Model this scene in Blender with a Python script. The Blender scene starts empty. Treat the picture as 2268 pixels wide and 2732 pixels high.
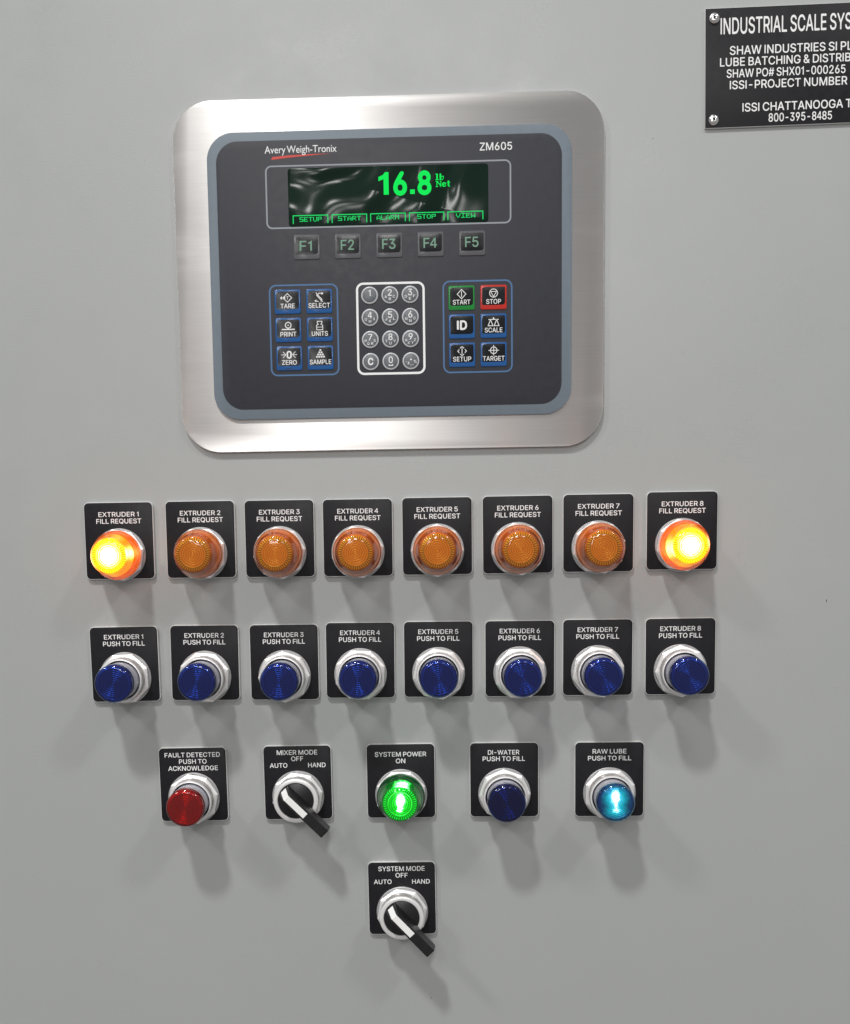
import bpy, math, random, json
from mathutils import Matrix, Vector
from mathutils.geometry import tessellate_polygon
S = bpy.context.scene
MM = 0.001
# ------------------------------------------------------------------ camera
# origin: the point of the door straight in front of the lens; the door is the plane y = 0, camera in front at y < 0
cam = bpy.data.cameras.new('camera'); camo = bpy.data.objects.new('camera', cam)
S.collection.objects.link(camo); S.camera = camo
yaw, pitch, roll = 0.03919, -0.12107, 0.01535
cy, sy, cp, sp, cr, sr = math.cos(yaw), math.sin(yaw), math.cos(pitch), math.sin(pitch), math.cos(roll), math.sin(roll)
Rm = (Matrix(((cy, -sy, 0), (sy, cy, 0), (0, 0, 1))) @ Matrix(((1, 0, 0), (0, cp, -sp), (0, sp, cp)))
      @ Matrix(((cr, 0, sr), (0, 1, 0), (-sr, 0, cr))))
ax, ay, az = Rm.col[0], Rm.col[1], Rm.col[2]
M = Matrix.Identity(4)
for i in range(3):
    M[i][0] = ax[i]; M[i][1] = az[i]; M[i][2] = -ay[i]
M[1][3] = -0.885
camo.matrix_world = M
cam.sensor_fit = 'HORIZONTAL'; cam.sensor_width = 36
cam.lens = 3300.7 / 2268 * 36
cam.shift_x = (1134 - 1041.8) / 2268
cam.shift_y = (1814.58 - 1366) / 2268
cam.clip_start = 0.01; cam.clip_end = 100
# ------------------------------------------------------------------ world and lamps
W = bpy.data.worlds.new('World'); S.world = W; W.use_nodes = True
nt = W.node_tree; bg = nt.nodes['Background']
tc = nt.nodes.new('ShaderNodeTexCoord'); sep = nt.nodes.new('ShaderNodeSeparateXYZ')
mr = nt.nodes.new('ShaderNodeMapRange'); cr_ = nt.nodes.new('ShaderNodeValToRGB')
nt.links.new(tc.outputs['Generated'], sep.inputs[0]); nt.links.new(sep.outputs['Z'], mr.inputs[0])
mr.inputs[1].default_value = -1; mr.inputs[2].default_value = 1
nt.links.new(mr.outputs[0], cr_.inputs[0]); nt.links.new(cr_.outputs[0], bg.inputs[0])
cr_.color_ramp.elements[0].color = (.40, .385, .375, 1); cr_.color_ramp.elements[1].color = (.60, .61, .62, 1)
cr_.color_ramp.elements[0].position = .25; cr_.color_ramp.elements[1].position = 1.0
e_ = cr_.color_ramp.elements.new(.52); e_.color = (.50, .495, .49, 1)
e_ = cr_.color_ramp.elements.new(.74); e_.color = (.52, .52, .525, 1)
bg.inputs[1].default_value = 0.6
def lamp(name, d, dist, size, power, col=(1, 1, 1), size_y=None):
    l = bpy.data.lights.new(name, 'AREA'); l.shape = 'RECTANGLE'; l.size = size; l.size_y = size_y or size
    l.energy = power; l.color = col
    o = bpy.data.objects.new(name, l); S.collection.objects.link(o)
    o.location = Vector(d) * dist
    o.rotation_euler = (Vector((0, 0, 0)) - o.location).to_track_quat('-Z', 'Y').to_euler()
    return o
lamp('ceiling_or_fill_lamp', (-.36, -1, 1.61), 4.0, .55, 330, (1, .99, .97))
lamp('ceiling_or_fill_lamp', (-1.45, -1, 1.5), 3.5, .8, 122, (1, .985, .965))
lamp('ceiling_or_fill_lamp', (1.12, -1, 1.42), 3.5, .7, 92, (1, .985, .965))
lamp('ceiling_or_fill_lamp', (-.045, -1, .40), 9.0, .55, 78, (1, .99, .97), 1.7)
for d_, k_ in (((-.27, -1, .46), 2.3), ((-.20, -1, .25), .85), ((-.14, -1, .12), .75), ((.15, -1, .33), .9)):       # unseen fill lamps added to brighten the steel frame's reflections
    lamp('ceiling_or_fill_lamp', d_, 9.5, .8, 28 * k_, (1, .99, .97), .8)
S.view_settings.view_transform = 'Standard'; S.view_settings.look = 'None'
S.view_settings.exposure = 0.0; S.view_settings.gamma = 1
S.cycles.max_bounces = 10; S.cycles.transparent_max_bounces = 12; S.cycles.sample_clamp_indirect = 6
# ------------------------------------------------------------------ materials
def nodes(name):
    m = bpy.data.materials.new(name); m.use_nodes = True
    t = m.node_tree; return m, t, t.nodes['Principled BSDF']
def N(t, typ, **kw):
    n = t.nodes.new(typ)
    for k, v in kw.items(): setattr(n, k, v)
    return n
def noise(t, scale, detail=4, vec=None, rough=.55):
    n = N(t, 'ShaderNodeTexNoise'); n.inputs['Scale'].default_value = scale; n.inputs['Detail'].default_value = detail
    n.inputs['Roughness'].default_value = rough
    if vec: t.links.new(vec, n.inputs['Vector'])
    return n
def coords(t, scale=(1, 1, 1)):
    c = N(t, 'ShaderNodeTexCoord'); m = N(t, 'ShaderNodeMapping'); m.inputs['Scale'].default_value = scale
    t.links.new(c.outputs['Object'], m.inputs['Vector']); return m.outputs[0]
def maprange(t, src, a, b, fmin=.3, fmax=.7):
    m = N(t, 'ShaderNodeMapRange'); t.links.new(src, m.inputs[0])
    m.inputs[1].default_value = fmin; m.inputs[2].default_value = fmax; m.inputs[3].default_value = a; m.inputs[4].default_value = b
    return m.outputs[0]
def mixcol(t, fac, a, b):
    m = N(t, 'ShaderNodeMix', data_type='RGBA'); t.links.new(fac, m.inputs[0])
    m.inputs[6].default_value = (*a, 1); m.inputs[7].default_value = (*b, 1); return m.outputs[2]
def bump(t, b, h, strength, dist):
    n = N(t, 'ShaderNodeBump'); n.inputs['Strength'].default_value = strength; n.inputs['Distance'].default_value = dist
    t.links.new(h, n.inputs['Height']); t.links.new(n.outputs[0], b.inputs['Normal'])
def plain(name, col, rough=.5, metal=0, spec=.5, var=0.0, bumps=None, coat=0):
    m, t, b = nodes(name)
    b.inputs['Base Color'].default_value = (*col, 1); b.inputs['Roughness'].default_value = rough
    b.inputs['Metallic'].default_value = metal; b.inputs['Specular IOR Level'].default_value = spec
    b.inputs['Coat Weight'].default_value = coat; b.inputs['Coat Roughness'].default_value = .05
    if var:
        n = noise(t, 180, 5, coords(t))
        t.links.new(mixcol(t, n.outputs[0], tuple(c * (1 - var) for c in col), tuple(min(1, c * (1 + var)) for c in col)), b.inputs['Base Color'])
        t.links.new(maprange(t, n.outputs[0], rough * .85, rough * 1.15), b.inputs['Roughness'])
    if bumps: 
        n2 = noise(t, bumps[0], bumps[3] if len(bumps) > 3 else 3, coords(t)); bump(t, b, n2.outputs[0], bumps[1], bumps[2])
    return m
MAT = {}
# grey powder-coated door: fine orange peel, faint wiped smudges
m, t, b = nodes('grey_door_paint')
c1 = coords(t); n1 = noise(t, 3.2, 6, c1, .6); n2 = noise(t, 22, 5, c1, .65)
base = mixcol(t, n1.outputs[0], (.364, .378, .373), (.392, .402, .399)); t.links.new(base, b.inputs['Base Color'])
ad = N(t, 'ShaderNodeMath', operation='MULTIPLY'); t.links.new(n1.outputs[0], ad.inputs[0]); t.links.new(n2.outputs[0], ad.inputs[1])
t.links.new(maprange(t, ad.outputs[0], .24, .44, .14, .38), b.inputs['Roughness'])
n3 = noise(t, 900, 2, c1); n4 = noise(t, 7, 2, c1)
hb = N(t, 'ShaderNodeMath', operation='MULTIPLY_ADD'); t.links.new(n4.outputs[0], hb.inputs[0]); hb.inputs[1].default_value = 2.0
t.links.new(n3.outputs[0], hb.inputs[2]); bump(t, b, hb.outputs[0], .2, .0004)
MAT['door'] = m
# brushed stainless mounting plate
m, t, b = nodes('brushed_stainless')
cs = coords(t, (14, 1500, 1)); ns = noise(t, 1, 3, cs, .6); cl = coords(t, (7, 30, 1)); nl = noise(t, 1, 4, cl, .6)
cs2 = coords(t, (50, 5200, 1)); ns2 = noise(t, 1, 2, cs2)
mul = N(t, 'ShaderNodeMath', operation='MULTIPLY_ADD'); t.links.new(ns.outputs[0], mul.inputs[0]); mul.inputs[1].default_value = .6
t.links.new(nl.outputs[0], mul.inputs[2])
t.links.new(mixcol(t, maprange(t, mul.outputs[0], 0, 1, .55, 1.05), (.84, .82, .805), (.96, .94, .925)), b.inputs['Base Color'])
b.inputs['Metallic'].default_value = 1
t.links.new(maprange(t, nl.outputs[0], .47, .61), b.inputs['Roughness'])
b.inputs['Anisotropic'].default_value = 1.0; b.inputs['Anisotropic Rotation'].default_value = 0.25
tg = N(t, 'ShaderNodeCombineXYZ'); tg.inputs[0].default_value = 1; t.links.new(tg.outputs[0], b.inputs['Tangent'])
bump(t, b, ns2.outputs[0], .12, .00005)
MAT['brushed'] = m
MAT['plate_black'] = plain('black_engraving_plastic', (.0085, .008, .0105), .42, spec=.3, var=.25, bumps=(900, .1, .0001))
MAT['plate_edge'] = plain('white_plastic_core', (.60, .60, .595), .5)
MAT['letter'] = plain('white_engraved_lettering', (.83, .83, .83), .6)
m, t, b = nodes('satin_zinc')
nz = noise(t, 60, 4, coords(t, (1, 1, 1)))
t.links.new(mixcol(t, nz.outputs[0], (.88, .865, .86), (.96, .95, .945)), b.inputs['Base Color']); b.inputs['Metallic'].default_value = .5
t.links.new(maprange(t, nz.outputs[0], .30, .42), b.inputs['Roughness']); bump(t, b, noise(t, 700, 3, coords(t)).outputs[0], .10, .0002)
MAT['metal'] = m
MAT['washer'] = plain('bright_washer_metal', (.46, .46, .465), .42, metal=.6, bumps=(500, .1, .0002))
MAT['ring_side'] = plain('darkened_ring_side', (.52, .50, .49), .38, metal=.8)  # guard and bezel side walls: their dark reflection put into the metal colour
MAT['collar'] = plain('silver_sleeve', (.60, .60, .66), .3, metal=.5)
MAT['gap'] = plain('near_black_gap', (.006, .007, .012), .6)
MAT['knob'] = plain('black_knob_plastic', (.0085, .0085, .0095), .33, var=.2, bumps=(600, .08, .0001))
MAT['insert'] = plain('white_pointer_insert', (.86, .86, .85), .45)
MAT['border'] = plain('blue_grey_overlay_border', (.155, .19, .225), .42, var=.05)
MAT['overlay'] = plain('charcoal_overlay', (.030, .031, .040), .45, spec=.4, var=.08, bumps=(1500, .15, .0001))
MAT['line_grey'] = plain('grey_print', (.28, .30, .33), .5)
MAT['line_blue'] = plain('blue_print', (.06, .145, .30), .5)
MAT['line_white'] = plain('white_print', (.85, .85, .86), .5)
MAT['print'] = plain('white_key_print', (.80, .80, .80), .5)
MAT['print_green'] = plain('pale_green_key_print', (.16, .31, .22), .5)
MAT['swoosh'] = plain('red_logo_print', (.60, .06, .045), .5)
def keymat(name, col): return plain(name, col, .17, spec=.3, bumps=(95, .10, .0005, 0))
MAT['key_black'] = keymat('glossy_black_key_film', (.005, .006, .008))
MAT['rim_blue'] = keymat('blue_key_film', (.022, .10, .30)); MAT['rim_green'] = keymat('green_key_film', (.02, .23, .045))
MAT['rim_red'] = keymat('red_key_film', (.52, .035, .025)); MAT['rim_grey'] = keymat('grey_key_film', (.11, .11, .12))
MAT['key_round'] = plain('grey_round_key_film', (.115, .125, .14), .3, bumps=(300, .3, .0004))
MAT['rim_white'] = plain('pale_ring_film', (.52, .53, .55), .3)
MAT['mark'] = plain('dark_navy_print', (.01, .02, .06), .5)
MAT['rivet'] = plain('polished_rivet', (.85, .84, .83), .18, metal=1)
MAT['dust'] = plain('pale_dust', (.5, .5, .5), .7)
MAT['dark'] = plain('dark_recess', (.02, .018, .016), .5)
def emis(name, col, s):
    m, t, b = nodes(name); b.inputs['Base Color'].default_value = (col[0] * .2, col[1] * .2, col[2] * .2, 1)
    b.inputs['Emission Color'].default_value = (*col, 1); b.inputs['Emission Strength'].default_value = s; b.inputs['Specular IOR Level'].default_value = .1; return m
MAT['digit'] = emis('green_display_light', (.0, .74, .085), .95)
MAT['dtext'] = emis('green_display_text_light', (.01, .62, .13), 1.0)
# wavy film over the display
m, t, b = nodes('display_film')
cw = coords(t); wv = N(t, 'ShaderNodeTexWave', wave_type='RINGS', rings_direction='Z'); 
mp = N(t, 'ShaderNodeMapping'); mp.inputs['Location'].default_value = (.045, -.03, 0); t.links.new(cw, mp.inputs[0]); t.links.new(mp.outputs[0], wv.inputs['Vector'])
wv.inputs['Scale'].default_value = 9; wv.inputs['Distortion'].default_value = 7; wv.inputs['Detail'].default_value = 1.2; wv.inputs['Detail Scale'].default_value = 1.6
nn = noise(t, 20, 1, cw)
sm = N(t, 'ShaderNodeMath', operation='MULTIPLY_ADD'); t.links.new(nn.outputs[0], sm.inputs[0]); sm.inputs[1].default_value = 1.6; t.links.new(wv.outputs[1], sm.inputs[2])
bump(t, b, sm.outputs[0], 1.0, .0019)
b.inputs['Base Color'].default_value = (.004, .016, .010, 1); b.inputs['Roughness'].default_value = .13; b.inputs['Specular IOR Level'].default_value = .27
MAT['film'] = m
def shell(name, tint, milky, k=.14, rough=.06):
    m, t, b = nodes(name)
    out = t.nodes['Material Output']
    tr = N(t, 'ShaderNodeBsdfTransparent'); tr.inputs[0].default_value = (*tint, 1)
    b.inputs['Base Color'].default_value = (*milky, 1); b.inputs['Roughness'].default_value = rough
    gl = N(t, 'ShaderNodeBsdfGlossy'); gl.inputs['Roughness'].default_value = rough; gl.inputs[0].default_value = (1, 1, 1, 1)
    fr = N(t, 'ShaderNodeFresnel'); fr.inputs[0].default_value = 1.5
    m1 = N(t, 'ShaderNodeMixShader'); m1.inputs[0].default_value = k; t.links.new(tr.outputs[0], m1.inputs[1]); t.links.new(b.outputs[0], m1.inputs[2])
    m2 = N(t, 'ShaderNodeMixShader'); t.links.new(fr.outputs[0], m2.inputs[0]); t.links.new(m1.outputs[0], m2.inputs[1]); t.links.new(gl.outputs[0], m2.inputs[2])
    t.links.new(m2.outputs[0], out.inputs[0]); return m
def core(name, col, rough=.2, metal=.0, emit=None, hotcol=(1, 1, 1)):
    m, t, b = nodes(name)
    b.inputs['Base Color'].default_value = (*col, 1); b.inputs['Roughness'].default_value = rough; b.inputs['Metallic'].default_value = metal
    b.inputs['Coat Weight'].default_value = 1; b.inputs['Coat Roughness'].default_value = .12
    if emit:      # light of the bulb behind: a list of soft spots (x, y, rx, ry in mm, strength) and a colour
        ecol, base, spots = emit
        c0 = coords(t, (1000, 1000, 1000)); wn = noise(t, .55, 3, c0); c = N(t, 'ShaderNodeVectorMath', operation='MULTIPLY_ADD')
        t.links.new(wn.outputs['Color'], c.inputs[0]); c.inputs[1].default_value = (3.4, 3.4, 0); off = N(t, 'ShaderNodeVectorMath', operation='SUBTRACT')
        t.links.new(c0, off.inputs[0]); off.inputs[1].default_value = (1.7, 1.7, 0); t.links.new(off.outputs[0], c.inputs[2]); c = c.outputs[0]; total = None
        for (x, y, rx, ry, s) in spots:
            mp = N(t, 'ShaderNodeMapping'); mp.inputs['Location'].default_value = (-x / rx, -y / ry, 0); mp.inputs['Scale'].default_value = (1 / rx, 1 / ry, 0)
            t.links.new(c, mp.inputs[0])
            ln = N(t, 'ShaderNodeVectorMath', operation='LENGTH'); t.links.new(mp.outputs[0], ln.inputs[0])
            a = N(t, 'ShaderNodeMapRange', interpolation_type='SMOOTHSTEP'); t.links.new(ln.outputs['Value'], a.inputs[0])
            a.inputs[1].default_value = 1.15; a.inputs[2].default_value = .1; a.inputs[3].default_value = 0; a.inputs[4].default_value = s
            if total is None: total = a.outputs[0]
            else:
                q = N(t, 'ShaderNodeMath', operation='ADD'); t.links.new(total, q.inputs[0]); t.links.new(a.outputs[0], q.inputs[1]); total = q.outputs[0]
        q = N(t, 'ShaderNodeMath', operation='ADD'); t.links.new(total, q.inputs[0]); q.inputs[1].default_value = base
        t.links.new(q.outputs[0], b.inputs['Emission Strength']); 
        hc = N(t, 'ShaderNodeMapRange'); t.links.new(total, hc.inputs[0]); hc.inputs[1].default_value = .8; hc.inputs[2].default_value = 5
        t.links.new(mixcol(t, hc.outputs[0], ecol, hotcol), b.inputs['Emission Color'])
    return m
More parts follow.
